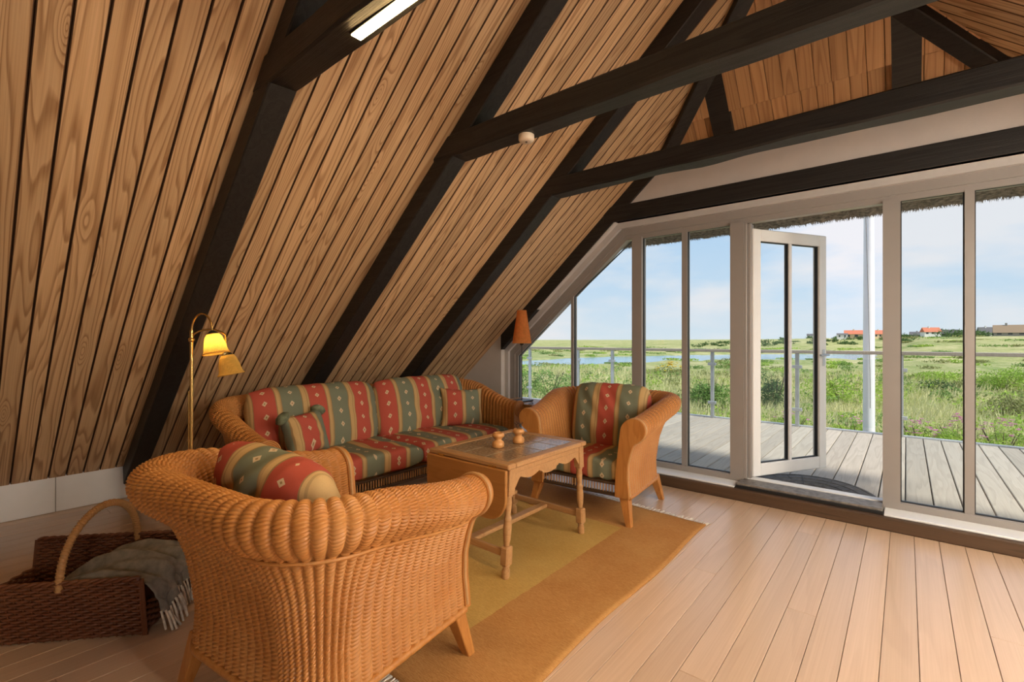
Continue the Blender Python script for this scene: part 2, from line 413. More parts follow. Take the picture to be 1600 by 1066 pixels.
wf = ring_wall('wall_front', outer_f, inner, YW, 4.33, M['plaster']); tag(wf, 'white plastered gable wall around the big glazed opening', kind='structure')
outer_b = [(XK - .1, 0), (XK - .1, zslope(XK - .1)), (XR - .01, ZR + .02), (XR + .01, ZR + .02), (XKR + .1, zslope(XK - .1)), (XKR + .1, 0)]
wb = MB().prism(outer_b, YB - .3, YB).build('wall_back', M['plaster']); tag(wb, 'white plastered rear gable wall', kind='structure')

# roof frames: rafters and collar beams
slopeL = Vector((math.cos(ANG), 0, math.sin(ANG)))
def rafter_mb(side, y0, y1, p=RP, x_from=None, x_to=None):
    x0 = XK if x_from is None else x_from; x1 = XR + .02 if x_to is None else x_to
    pv = p / math.cos(ANG)
    pts = [(x0, zslope(x0) + .0), (x1, ZK + TAN * (x1 - XK)), (x1, ZK + TAN * (x1 - XK) - pv), (x0 + (0 if x_from is not None else .0), ZK + TAN * (x0 - XK) - pv)]
    if x_from is None:   # foot cut at floor level
        pts = [(x0, ZK), (x1, ZK + TAN * (x1 - XK)), (x1, ZK + TAN * (x1 - XK) - pv), (x0 + .02, ZK - pv + .02 * TAN)]
    if side > 0: pts = [(mir(a), b) for a, b in pts]
    return MB().prism(pts, y0, y1)
def bev(o, wd=.006):
    md = o.modifiers.new('bevel', 'BEVEL'); md.width = wd; md.segments = 1; md.limit_method = 'ANGLE'; return o
def wavy_beam(x0, x1, y0, y1, z0, z1, seed, seg=40):
    """hewn collar beam: edges waver slightly"""
    rr = np.random.default_rng(seed); xs = np.linspace(x0, x1, seg + 1)
    def nzv(a): 
        v = np.interp(np.linspace(0, 1, seg + 1), np.linspace(0, 1, 14), rr.normal(0, a, 14)); return v
    A = [nzv(.003) for _ in range(4)]; Bz = [nzv(.004) for _ in range(4)]; mb = MB(); vs = []
    for i, xx in enumerate(xs):
        c = .010
        vs += [(xx, y0 + A[0][i], z0 + c + Bz[0][i]), (xx, y0 + c + A[0][i], z0 + Bz[0][i]), (xx, y1 - c + A[1][i], z0 + Bz[1][i]), (xx, y1 + A[1][i], z0 + c + Bz[1][i]),
               (xx, y1 + A[2][i], z1 - c), (xx, y1 - c, z1), (xx, y0 + c, z1), (xx, y0 + A[3][i], z1 - c)]
    fs = [(i * 8 + k, i * 8 + (k + 1) % 8, i * 8 + 8 + (k + 1) % 8, i * 8 + 8 + k) for i in range(seg) for k in range(8)]
    fs += [tuple(range(8)), tuple(range(seg * 8 + 7, seg * 8 - 1, -1))]
    return mb.add(vs, fs)
CZ0, CZ1 = 2.362, 2.492
xc = XK + (CZ0 - ZK) / TAN + .02
frame_words = {-2.25: 'rearmost', -1.20: 'second rear', -.15: 'overhead', .90: 'strip-lit', 1.97: 'smoke-alarm', 3.01: 'last free-standing'}
for i, y in enumerate(FR):
    f = empty('roof_frame', (0, 0, 0)); tag(f, 'black timber rafters and collar beam, the %s roof frame' % frame_words[y], kind='structure')
    bev(rafter_mb(-1, y, y + RW).build('rafter', M['beam'], f)); bev(rafter_mb(1, y, y + RW).build('rafter', M['beam'], f))
    wavy_beam(xc - .03, mir(xc) + .03, y - .004, y + RW + .004, CZ0, CZ1, 11 + i).build('collar_beam', M['beam'], f)
# gable frame let into the wall
f = empty('gable_frame'); tag(f, 'black rafters and lintel beam let into the white gable wall', kind='structure')
for sd in (-1, 1): bev(rafter_mb(sd, YW - .012, YW + .06, .128, x_from=HX0, x_to=-1.6).build('rafter', M['beam'], f))
MB().bbox(HXC - .12, mir(HXC) + .12, YW - .014, YW + .055, 2.345, 2.492, .005).build('lintel_beam', M['beam'], f)
# half hip above the gable wall
HS = 1.10; HY0, HZb = 4.09, 2.935
hang = math.atan(HS)
def hip_y(z, off=0.0): return HY0 - (z - HZb) / HS - off / math.sin(hang)
o = MB().prism([(hip_y(2.80) + .03, 2.80), (hip_y(ZR + .25) + .03, ZR + .25), (hip_y(ZR + .25) + .35, ZR + .25), (hip_y(2.80) + .35, 2.80)], -2.3, 1.1, 'x').build('ceiling_hip', M['shell'])
tag(o, 'small pine boarded half-hip ceiling above the white gable strip', kind='structure')
ZT = None
HIPROT = Matrix(((0, 1, 0), (-math.cos(hang), 0, math.sin(hang)), (math.sin(hang), 0, math.cos(hang)))).to_euler()
def hip_boards(z0, z1, off, x0, x1, w_):
    n = int((x1 - x0) / w_)
    for i in range(n):
        xa = x0 + i * w_; xb = xa + w_
        zz = min(z1, zslope((xa + xb) / 2) + .05)
        if zz - z0 < .03: continue
        ln = (zz - z0) / math.sin(hang); zm = (z0 + zz) / 2
        MB().bbox(-ln / 2, ln / 2, -w_ / 2 + .0015, w_ / 2 - .0015, -.009, .009, .003).build('board', M['gable_wood'], o, ((xa + xb) / 2, hip_y(zm, off), zm), HIPROT)
tz = 3.03
hip_boards(2.80, tz + .06, .0, -1.75, .57, .0967)
hip_boards(tz, ZR, .055, -1.75, .57, .0967)
f = empty('hip_frame'); tag(f, 'black hip rafters and jack posts framing the boarded half-hip', kind='structure')
for x0, x1 in ((-1.21, -1.062), (-.073, .075)):
    a, b = 2.84, 3.62
    M4 = Matrix.Rotation(0, 4, 'X')
    MB().prism([(hip_y(a, .0), a), (hip_y(b, .0), b), (hip_y(b, .065), b), (hip_y(a, .065), a)], x0, x1, 'x').build('jack_rafter', M['beam'], f)
for sd in (-1, 1):
    pts = []
    for z in (2.86, ZR - .02):
        xx = XK + (z - ZK) / TAN; xx = xx if sd < 0 else mir(xx); pts.append(Vector((xx, hip_y(z), z)))
    ax = (pts[1] - pts[0]).normalized(); inn = Vector((-sd * .55, -.62, -.56)); inn = (inn - ax * inn.dot(ax)).normalized(); sdv = ax.cross(inn).normalized()
    vs = []
    for p in pts:
        for a_, b_ in ((-.03, -.055), (.105, -.055), (.105, .055), (-.03, .055)): vs.append(p + inn * a_ + sdv * b_)
    bev(MB().add(vs, [(0, 1, 2, 3), (7, 6, 5, 4), (0, 4, 5, 1), (1, 5, 6, 2), (2, 6, 7, 3), (3, 7, 4, 0)]).build('hip_rafter', M['beam'], f))

# ------------------------------------------------------------------ glazing
YF0, YF1, YG = 4.125, 4.20, 4.165
win = empty('window_1', (0, 0, 0)); tag(win, 'wide white framed gable glazing with sloping corners', kind='structure')
def diag_z(x, inset):   # underside of the sloping frame member
    xx = min(x, mir(x)); k = (HZT - HZ0) / (HXC - HX0); return min(HZ0 + (xx - HX0) * k - inset * math.hypot(1, k), HZT - inset)
def frame_ring(i0, i1, y0, y1, nm, m=None):
    """frame following the opening between insets i0 and i1"""
    def ring(ins):
        k = (HZT - HZ0) / (HXC - HX0); hy = math.hypot(1, k)
        a = (HX0 + ins, .088); b = (HX0 + ins, HZ0 + ins * k - ins * hy); xt = HX0 + (HZT - ins - HZ0 + ins * hy) / k
        c = (xt, HZT - ins); return [a, b, c, (mir(c[0]), c[1]), (mir(b[0]), b[1]), (mir(a[0]), a[1])]
    A, B = ring(i0), ring(i1)
    for i in range(5):
        MB().prism([A[i], A[i + 1], B[i + 1], B[i]], y0, y1).build(nm, m or M['frame'], win)
frame_ring(0, .052, 4.09, 4.24, 'casing', M['casing'])
frame_ring(.050, .118, YF0, 4.225, 'frame_rail')
frame_ring(.116, .160, 4.14, 4.205, 'glazing_bead')
INS = .158
GB, GT = .146, HZT - INS
def upright(x0, x1, y0, y1, nm, zb=.088):
    MB().prism([(x0, zb), (x1, zb), (x1, diag_z(x1, INS - .01)), (x0, diag_z(x0, INS - .01))], y0, y1).build(nm, M['frame'], win)
posts = [(-1.972, -1.876), (-1.108, -1.008), (-.124, -.030)]; thin = [(-2.652, -2.624), (-1.510, -1.464)]
allp = posts + [(mir(b), mir(a)) for a, b in posts[:1]]
for a, b in allp: upright(a, b, YF0 - .005, 4.215, 'mullion')
allt = thin + [(mir(b), mir(a)) for a, b in thin]
for a, b in allt: upright(a, b, 4.135, 4.205, 'glazing_bar')
# bottom rails (interrupted by the door)
for a, b in ((HX0 + .1, -1.06), (-.08, mir(HX0) - .1)):
    MB().bbox(a, b, YF0, 4.21, .085, GB, .006).build('bottom_rail', M['frame'], win)
edges = sorted([HX0 + INS] + [v for p in allp + allt for v in p] + [mir(HX0) - INS])
bays = [(edges[i], edges[i + 1]) for i in range(0, len(edges), 2)]
for a, b in bays:
    if a > -1.1 and b < -.1: continue       # door opening
    def poly(e):
        xs = [a - e, b + e]; k = .01
        za, zb_ = diag_z(a, INS) + e * .6, diag_z(b, INS) + e * .6; p = [(a - e, GB - e), (b + e, GB - e), (b + e, zb_)]
        xm = HXC + .145
        if a < xm < b: p.append((xm, GT + e * .6))
        xm2 = mir(xm)
        if a < xm2 < b: p.append((xm2, GT + e * .6))
        return p + [(a - e, za)]
    MB().prism(poly(.004), YG - .004, YG + .004).build('pane', M['glass'], win)
    pin = poly(-.006); pout = poly(.002); g = MB()   # dark gasket line round each pane
    for i in range(len(pin)):
        j = (i + 1) % len(pin); g.prism([pout[i], pout[j], pin[j], pin[i]], YG - .012, YG + .012)
    g.build('gasket', M['seal'], win)
# sill and step
sill = MB().bbox(HX0, -1.035, 3.955, 4.135, .086, .100, .004).build('window_sill', M['doorpaint'], win)
MB().bbox(-.115, mir(HX0), 3.955, 4.135, .086, .100, .004).build('window_sill', M['doorpaint'], win)
st = MB().bbox(HX0 - .0, mir(HX0), 3.925, 4.12, 0, .086, .008).build('trim_1', M['step']); tag(st, 'dark oak step running along the foot of the glazing', kind='structure')
th = MB().bbox(-1.03, -.120, 3.985, 4.16, .098, .122, .006).build('threshold_plate', M['threshold'], st)
MB().bbox(-1.03, -.120, 3.972, 3.99, .086, .108, .002).build('threshold_nosing', M['seal'], st)
MB().bbox(-1.01, -.122, 4.16, 4.24, .08, .128, .004).build('threshold_sill', M['doorpaint'], st)
# open glazed door
dr = empty('door_1', (-.975, 4.20, 0), math.radians(60)); tag(dr, 'white glazed door standing open onto the deck', kind='structure')
DW, DZ0, DZ1 = .835, .135, 2.145; dy0, dy1 = -.03, .035
for x0, x1, nm in ((0, .085, 'stile'), (DW - .085, DW, 'stile')): MB().bbox(x0, x1, dy0, dy1, DZ0, DZ1, .006).build(nm, M['doorpaint'], dr)
for z0, z1 in ((DZ0, DZ0 + .10), (DZ1 - .095, DZ1)): MB().bbox(.08, DW - .08, dy0 + .001, dy1 - .001, z0, z1, .006).build('rail', M['doorpaint'], dr)
MB().bbox(.402, .434, dy0 + .005, dy1 - .005, DZ0 + .09, DZ1 - .085, .005).build('glazing_bar', M['doorpaint'], dr)
for a, b in ((.083, .404), (.432, DW - .083)):
    MB().box(a, b, -.003, .003, DZ0 + .098, DZ1 - .093).build('pane', M['glass'], dr)
    g = MB()
    for q in ((a, a + .009, DZ0 + .1, DZ1 - .095), (b - .009, b, DZ0 + .1, DZ1 - .095), (a, b, DZ0 + .098, DZ0 + .107), (a, b, DZ1 - .102, DZ1 - .093)): g.box(q[0], q[1], -.012, .012, q[2], q[3])
    g.build('gasket', M['seal'], dr)
h = MB(); h.bbox(DW - .055, DW - .025, dy0 - .006, dy0, 1.02, 1.16, .003); h.build('handle_plate', M['steel'], dr)
MB().tube([(DW - .04, dy0 - .005, 1.115), (DW - .04, dy0 - .05, 1.115), (DW - .055, dy0 - .058, 1.115), (DW - .15, dy0 - .058, 1.112)], .009, 8).build('handle', M['steel'], dr)
for x0, x1, y0, y1 in ((-1.010, -.985, 4.13, 4.235), (-.985, -.960, 4.16, 4.25)): MB().bbox(x0, x1, y0, y1, .125, HZT - .16, .004).build('door_jamb', M['frame'], win)
# ------------------------------------------------------------------ deck and balustrade
dk = MB().box(-8.5, 7.0, 4.33, 7.72, -.30, -.06).build('deck', M['step']); tag(dk, 'weathered grey plank deck outside the glazing', kind='structure')
me = MB().bbox(-.0775, .0775, -1.71, 1.71, -.03, .02, .004).mesh('plank', M['deck'])
for i in range(-52, 43): place('plank', me, dk, (-.006 + .163 * i + .0815, 6.04, 0))
MB().bbox(-8.5, 7, 7.75, 7.79, -.28, .035, .004).build('edge_board', M['white'], dk)
bal = empty('balustrade', (0, 7.70, 0)); tag(bal, 'glass balustrade with steel posts and grey wooden handrail', 'balustrade')
px = [-7.6, -5.93, -4.78, -4.06, -2.33, -1.18, -.05, 1.10, 2.25, 3.4, 4.55, 5.7, 6.8]
MB().bbox(-8.4, 7, -.055, .055, 1.05, 1.095, .006).build('handrail', M['deck'], bal)
for a in px:
    p = MB().bbox(a - .024, a + .024, -.024, .024, .02, 1.05, .003).build('post', M['steel'], bal)
    for z in (.26, .86): MB().bbox(a - .062, a + .062, -.036, -.006, z - .022, z + .022, .004).build('glass_clamp', M['steel'], p)
for a, b in zip(px, px[1:]):
    MB().box(a + .035, b - .035, -.026, -.018, .10, .985).build('glass_panel', M['glass'], bal)
# half-round door mat
mat = empty('door_mat', (-.60, 4.34, .022)); tag(mat, 'half-round dark rubber doormat lying on the deck outside the door', 'doormat')
n = 40; pr = [(.47 * math.cos(math.pi * i / n), .62 * math.sin(math.pi * i / n)) for i in range(n + 1)]
MB().prism(pr, 0, .010, 'z').build('base', M['rubber'], mat)
rb = MB()
for k in range(1, 7):
    q = k / 6.3; rb.tube([(.47 * q * math.cos(math.pi * i / 24), .62 * q * math.sin(math.pi * i / 24), .011) for i in range(25)], .004, 5)
for k in range(1, 12):
    a = math.pi * k / 12; rb.tube([(.1 * math.cos(a), .13 * math.sin(a), .011), (.455 * math.cos(a), .60 * math.sin(a), .011)], .0035, 5)
rb.build('raised_ribs', M['rubber'], mat)
# thatched eave of the half hip
th_o = MB(); xs = np.linspace(-2.9, 1.72, 90); vs = []
for i, xx in enumerate(xs):
    j = rng.normal(0, .008); vs += [(xx, 4.30, 2.66), (xx, 4.62, 2.37 + j * .5), (xx, 4.90 + j, 2.275 + j), (xx, 5.02 + j, 2.30 + j), (xx, 5.06, 2.40), (xx, 4.2, 3.32)]
th_o.add(vs, [(i * 6 + k, i * 6 + (k + 1) % 6, i * 6 + 6 + (k + 1) % 6, i * 6 + 6 + k) for i in range(len(xs) - 1) for k in range(6)] + [tuple(range(6)), tuple(range(len(xs) * 6 - 1, len(xs) * 6 - 7, -1))])
tho = th_o.build('thatch_eave', M['thatch']); tag(tho, 'shaggy grey thatched eave overhanging the glazing', kind='structure')
V = []; Fq = []
nst = 9000; X0 = rng.uniform(-2.9, 1.72, nst); T0 = rng.uniform(0, 1, nst)
Yb = 4.58 + T0 * .44; Zb = np.where(T0 < .75, 2.385 - (T0 / .75) * .105, 2.28 + (T0 - .75) * .1)
ln = rng.uniform(.015, .05, nst); wd = rng.uniform(.002, .005, nst)
B0 = np.stack([X0 - wd, Yb, Zb + .012], -1); B1 = np.stack([X0 + wd, Yb, Zb + .012], -1); B2 = np.stack([X0 + rng.normal(0, .012, nst), Yb + ln * .8, Zb - ln * .55], -1)
me = bpy.data.meshes.new('straw_ends'); fast_mesh(me, np.stack([B0, B1, B2], 1).reshape(-1, 3), np.arange(nst * 3).reshape(-1, 3)); me.materials.append(M['straw'])
so = place('straw_ends', me, tho); so['kind'] = 'stuff'

# ------------------------------------------------------------------ wicker seating
def u_path(Wh, yf, yb, R, n):
    """U-shaped plan path from front right round the back to front left; returns pts, outward normals"""
    pts = []
    for i in range(60): pts.append((Wh, yf + (yb - R - yf) * i / 60))
    for i in range(40): a = math.pi / 2 * i / 40; pts.append((Wh - R + R * math.cos(a), yb - R + R * math.sin(a)))
    for i in range(80): pts.append((Wh - R - (2 * Wh - 2 * R) * i / 80, yb))
    for i in range(40): a = math.pi / 2 * i / 40; pts.append((-Wh + R - R * math.sin(a), yb - R + R * math.cos(a)))
    for i in range(61): pts.append((-Wh, yb - R - (yb - R - yf) * i / 60))
    p = np.array(pts); tp_ = np.gradient(p, axis=0); tp_ /= np.linalg.norm(tp_, axis=1)[:, None]
    off = p + .15 * np.stack([tp_[:, 1], -tp_[:, 0]], -1)      # stakes are spaced evenly along the outer rim
    d = np.r_[0, np.cumsum(np.hypot(*np.diff(off, axis=0).T))]
    s = np.linspace(0, d[-1], n); q = np.stack([np.interp(s, d, p[:, 0]), np.interp(s, d, p[:, 1])], -1)
    tg = np.stack([np.interp(s, d, tp_[:, 0]), np.interp(s, d, tp_[:, 1])], -1); tg /= np.linalg.norm(tg, axis=1)[:, None]
    return q, np.stack([tg[:, 1], -tg[:, 0]], -1), d[-1]
def profile(H, r, th, n, zb=.19, zin=.27):
    """cross-section: inner face up, over the outward roll, down the outer face; (o,z) pairs resampled to n"""
    P = [(-th, zin), (-th, H - r - .10), (-th, H - r)]
    for i in range(1, 37):
        a = math.radians(180 - 250 * i / 36); P.append((-th + r + r * math.cos(a), H - r + r * math.sin(a)))
    zc = H - 2 * r - .02
    P += [(-th + r + .012, zc), (-.004, zc - .05), (-.014, zc - .13), (-.008, .32), (.004, .25), (.012, zb)]
    P = np.array(P); d = np.r_[0, np.cumsum(np.hypot(*np.diff(P, axis=0).T))]
    s = np.linspace(0, d[-1], n); return np.stack([np.interp(s, d, P[:, 0]), np.interp(s, d, P[:, 1])], -1), d[-1]
def wicker_shell(name, Wh, yf, yb, R, Hf, Hb, r, th, ribp, strand, ru, rv, flare_f, flare_b, m):
    _, _, Lp = u_path(Wh, yf, yb, R, 400)
    ribs = int(round(Lp / ribp)); nu = ribs * ru + 1
    q, nrm, Lp = u_path(Wh, yf, yb, R, nu)
    _, Lv = profile((Hf + Hb) / 2, r, th, 200)
    ns = int(Lv / strand); nv = ns * rv + 1
    t = sstep(0, 1, (q[:, 1] - yf) / (yb - yf)); H = Hf + (Hb - Hf) * t; fl_ = flare_f + (flare_b - flare_f) * t
    P = np.zeros((nu, nv, 3))
    cache = {}
    for i in range(nu):
        pr, _ = profile(H[i], r, th, nv); o_, z_ = pr[:, 0], pr[:, 1]
        o_ = o_ + fl_[i] * np.clip((z_ - .19) / (H[i] - .19), 0, 1.2) ** 1.5
        P[i, :, 0] = q[i, 0] + nrm[i, 0] * o_; P[i, :, 1] = q[i, 1] + nrm[i, 1] * o_; P[i, :, 2] = z_
    du = np.gradient(P, axis=0); dv = np.gradient(P, axis=1); nn_ = np.cross(dv, du); nn_ /= np.linalg.norm(nn_, axis=2)[..., None] + 1e-9
    U = np.linspace(0, ribs, nu)[:, None]; fu = U % 1.0
    flute = np.sqrt(np.clip(1 - (2 * fu - 1) ** 2, 0, 1))
    vv = np.linspace(0, ns, nv)[None, :]
    ph = vv + .5 * (np.floor(U) % 2) + .9 * (fu - .5)
    fs_ = ph % 1.0; st_ = np.sqrt(np.clip(1 - ((2 * fs_ - 1) / .82) ** 2, 0, 1))
    disp = -.0175 + .0120 * flute + .0058 * st_ * (.25 + .75 * flute)
    # twin strands of the seam under the roll
    sign = 1.0
    mid = nn_[nu // 2, nv // 6]      # inner face of the back must point to -y
    if mid[1] > 0: sign = -1.0
    P2 = P + sign * nn_ * disp[..., None]
    return grid_mesh(name, P2, m, smooth=True, flip=(sign > 0)), H, P
def make_seat(rootname, Wh, yf, yb, R, Hf, Hb, r, th, ru, rv, wood_front=True, flare_f=.02, flare_b=.125, ribp=.042, strand=.0118):
    root = empty(rootname)
    me, H, P = wicker_shell('woven_shell', Wh, yf, yb, R, Hf, Hb, r, th, ribp, strand, ru, rv, flare_f, flare_b, M['wicker'])
    place('woven_shell', me, root)
    # front faces of the arms
    for idx, sx in ((0, 1), (-1, -1)):
        prof = P[idx]; step = max(1, len(prof) // 70)
        poly = [(p[0], p[2]) for p in prof[::step]] + [(prof[-1][0], prof[-1][2])]
        inner_x = prof[0][0]; poly = [(inner_x, .19)] + poly
        mb = MB().prism(poly, yf - .028 if wood_front else yf - .012, yf + .004, 'y')
        mb.build('arm_front', M['chairwood'] if wood_front else M['wicker'], root)
        cx_, cz_ = (Wh - th + r) * sx + sx * flare_f * .85, Hf - r
        if not wood_front:
            g = MB()
            for k in range(1, 8): g.tube([(cx_ + .0105 * k * math.cos(a * math.pi / 14), yf - .013, cz_ + .0105 * k * math.sin(a * math.pi / 14)) for a in range(28)], .0058, 6, closed=True)
            g.build('coiled_arm_end', M['wicker'], root)
        # cane edging along the outline of the arm
        mbt = MB().tube([(p[0], yf - .006, p[2]) for p in prof[::step]], .0075, 6); mbt.build('edge_cane', M['cane'], root)
    q, nrm, _ = u_path(Wh, yf, yb, R, 120)
    MB().tube([(a[0] + b[0] * .004, a[1] + b[1] * .004, .186) for a, b in zip(q, nrm)], .014, 8).build('base_rim', M['chairwood'], root)
    # seam cane below the roll
    pts = []
    nvv = P.shape[1]
    for i in range(0, P.shape[0], 6):
        row = P[i]; k = int(np.argmin(np.abs(row[nvv // 2:, 2] - (H[i] - 2 * r - .012)))) + nvv // 2; o = row[k]; pts.append((o[0], o[1], o[2]))
    MB().tube(pts, .006, 6).build('seam_cane', M['wicker'], root)
    # seat platform and front lattice
    MB().bbox(-Wh + .05, Wh - .05, yf + .01, yb - .09, .262, .277, .004).build('seat_platform', M['chairwood'], root)
    MB().bbox(-Wh + .04, Wh - .04, yf - .012, yf + .016, .186, .208, .004).build('front_rail', M['step'], root)
    MB().bbox(-Wh + .04, Wh - .04, yf - .010, yf + .016, .262, .279, .004).build('top_rail', M['step'], root)
    lt = MB(); k = -Wh + .06
    while k < Wh - .06: lt.tube([(k, yf + .003, .205), (k, yf + .003, .265)], .0048, 6, cap=False); k += .0215
    lt.build('front_lattice', M['cane'], root)
    for sx in (-1, 1):
        for sy, y0 in ((-1, yf + .03), (1, yb - .06)):
            a = Vector((sx * (Wh - .035), y0, .20)); b = Vector((sx * (Wh + .012), y0 + sy * .045, 0)); vs = []
            for p, hw in ((b, .019), (a, .033)):
                vs += [p + Vector((dx * hw, dy * hw, 0)) for dx, dy in ((-1, -1), (1, -1), (1, 1), (-1, 1))]
            bev(MB().add(vs, [(3, 2, 1, 0), (4, 5, 6, 7), (0, 1, 5, 4), (1, 2, 6, 5), (2, 3, 7, 6), (3, 0, 4, 7)]).build('leg', M['chairwood'], root), .003)
    return root
CHAIR = dict(Wh=.368, yf=-.317, yb=.370, R=.14, Hf=.725, Hb=.834, r=.0835, th=.088, flare_f=.053, flare_b=.133)
RNEAR = math.pi + .130
near = make_seat('wicker_armchair', ru=7, rv=8, **CHAIR)
near.location = (-1.6653, .9545, 0.0); near.rotation_euler.z = RNEAR
tag(near, 'honey wicker armchair seen from behind in the foreground', 'armchair', 'wicker armchairs')
far = copy_tree(near); far.location = (-1.8155, 3.2013, 0); far.rotation_euler.z = .09
tag(far, 'honey wicker armchair facing the room in front of the glazing', 'armchair', 'wicker armchairs')
SW = 1.17
sofa = make_seat('wicker_sofa', Wh=SW, yf=-.42, yb=.42, R=.30, Hf=.655, Hb=.845, r=.072, th=.085, ru=6, rv=5, wood_front=False, flare_f=.01, flare_b=.06)
sofa.location = (-3.28, 2.37, 0); sofa.rotation_euler.z = math.pi / 2
tag(sofa, 'long wicker sofa with scrolled arms under the sloping ceiling', 'sofa')

# cushions
def cushion_mesh(name, Wd, Hh, T, edge=.35, p=5.0, n=44, *a_, rnd=0.0, **k_):
    return _cushion_mesh(name, Wd, Hh, T, edge, p, n, *a_, rnd=rnd, **k_)
def _cushion_mesh(name, Wd, Hh, T, edge, p, n, pinch=0.0, uoff=0.0, seed=0, wr=.006, vert=True, m=None, bulge=0.0, rnd=0.0):
    """soft cushion in local x (width), z (height), y (thickness)"""
    rr = np.random.default_rng(seed); a = np.sin(np.linspace(-math.pi / 2, math.pi / 2, n)); A, B = np.meshgrid(a, a, indexing='ij')
    th_ = (np.clip(1 - np.abs(A) ** p, 0, 1) * np.clip(1 - np.abs(B) ** p, 0, 1)) ** edge
    k = rr.uniform(0, 6.28, 8); fx = rr.uniform(2, 9, 8); fz = rr.uniform(1, 6, 8)
    wv = sum(np.sin(fx[i] * A * 2 + fz[i] * B * 2 + k[i]) for i in range(8)) / 8
    sx = 1 - pinch * (1 - B ** 2) * np.abs(A) ** 3; sz = 1 - pinch * (1 - A ** 2) * np.abs(B) ** 3
    sx = sx * (1 - rnd * np.abs(B) ** 5); sz = sz * (1 - rnd * Wd / Hh * np.abs(A) ** 6)
    X = A * Wd / 2 * sx; Z = B * Hh / 2 * sz * (1 + bulge * (1 - A ** 2) * (B > 0))
    Z = Z + .006 * np.sin(A * 17 + k[0]) * np.clip(np.abs(B) - .6, 0, 1)
    V = []; uvs = []; quads = []
    for sgn in (-1, 1):
        Yy = sgn * T / 2 * th_ * (1 + .25 * wv * (1 if sgn < 0 else .6)) + wv * wr
        V.append(np.stack([X, Yy, Z], -1).reshape(-1, 3))
        uvs.append(np.stack([X + uoff, Z - sgn * Yy], -1).reshape(-1, 2))
    V = np.concatenate(V); UV = np.concatenate(uvs)
    I, J = np.meshgrid(np.arange(n - 1), np.arange(n - 1), indexing='ij'); b = (I * n + J).ravel()
    q1 = np.stack([b, b + n, b + n + 1, b + 1], -1); q2 = q1[:, ::-1] + n * n
    F = np.concatenate([q1, q2]); me = bpy.data.meshes.new(name); 
    # weld rims
    bm = bmesh.new(); vv = [bm.verts.new(v) for v in V]; ul = bm.loops.layers.uv.new('UVMap')
    for f in F:
        fc = bm.faces.new([vv[i] for i in f]); fc.smooth = True
        for lp, i in zip(fc.loops, f): lp[ul].uv = UV[i]
    bmesh.ops.remove_doubles(bm, verts=bm.verts, dist=.0004); bm.to_mesh(me); bm.free(); me.materials.append(m or M['fabric']); return me
def seat_cushion_mesh(name, Wd, D, T, uoff=0.0, seed=0):
    """boxed seat pad, lying: local x width, y depth, z thickness (origin at its bottom)"""
    me = cushion_mesh(name, Wd, D, T, .17, 10, 44, 0, uoff, seed, .003)
    V = np.zeros(len(me.vertices) * 3); me.vertices.foreach_get('co', V); V = V.reshape(-1, 3)
    V = np.stack([V[:, 0], V[:, 2], -V[:, 1] + T / 2], -1); me.vertices.foreach_set('co', V.ravel()); me.update(); return me
def on_seat(root, name, me, x, y, z, tilt=0.0, roll=0.0, yawl=0.0):
    """a loose cushion placed in the local frame of a seat, kept as its own top-level object"""
    Mx = Matrix.Translation(root.location) @ Matrix.Rotation(root.rotation_euler.z, 4, 'Z') @ Matrix.Translation((x, y, z)) @ Matrix.Rotation(yawl, 4, 'Z') @ Matrix.Rotation(tilt, 4, 'X') @ Matrix.Rotation(roll, 4, 'Y')
    o = place(name, me); o.location = Mx.to_translation(); o.rotation_euler = Mx.to_euler(); return o
sc_m = seat_cushion_mesh('seat_cushion', .57, .54, .15, .063, 3)
tag(on_seat(far, 'seat_cushion', sc_m, 0, -.055, .277), 'striped seat cushion of the armchair by the glazing', 'cushion', 'armchair seat cushions')
tag(on_seat(near, 'seat_cushion', sc_m, 0, -.055, .277), 'striped seat cushion of the foreground armchair seen from behind', 'cushion', 'armchair seat cushions')
bc_m = cushion_mesh('back_cushion', .64, .53, .22, .36, 3.8, 48, .0, .061, 5, rnd=.09)
tag(on_seat(far, 'back_cushion', bc_m, .01, .225, .63, -.20), 'green and dark red striped back cushion of the armchair by the glazing', 'cushion', 'armchair back cushions')
bc2 = cushion_mesh('back_cushion', .58, .50, .23, .42, 3.2, 48, .0, .235, 9, .012, rnd=.09)
tag(on_seat(near, 'back_cushion', bc2, .04, .19, .625, -.28, -.08), 'striped back cushion poking above the rim of the foreground armchair', 'cushion', 'armchair back cushions')
for k, (x, uo, lab) in enumerate(((-.515, .115, 'nearer the floor lamp'), (.515, .13, 'nearer the window wall'))):
    me = seat_cushion_mesh('seat_cushion', 1.02, .70, .165, uo + .04, 20 + k)
    tag(on_seat(sofa, 'seat_cushion', me, x, -.075, .277), 'striped sofa seat cushion %s' % lab, 'cushion', 'sofa seat cushions')
    me = cushion_mesh('back_cushion', 1.03, .54, .27, .42, 3.4, 60, .0, uo, 30 + k, .014, rnd=.06)
    tag(on_seat(sofa, 'back_cushion', me, x, .225, .635, -.20), 'red and green striped sofa back cushion %s' % lab, 'cushion', 'sofa back cushions')
me = cushion_mesh('throw_pillow', .42, .37, .17, .5, 2.6, 40, .10, .16, 41, .008)
tp = tag(on_seat(sofa, 'throw_pillow', me, .80, -.02, .60, -.28, .06, -.42), 'square red and green throw pillow against the far sofa arm', 'pillow')
me = cushion_mesh('throw_pillow', .36, .32, .17, .42, 2.2, 40, .16, .09, 43, .008)
tp = tag(on_seat(sofa, 'throw_pillow', me, -.74, -.03, .585, -.30, -.05, .30), 'small dark red throw pillow with green corners on the sofa by the near arm', 'pillow')
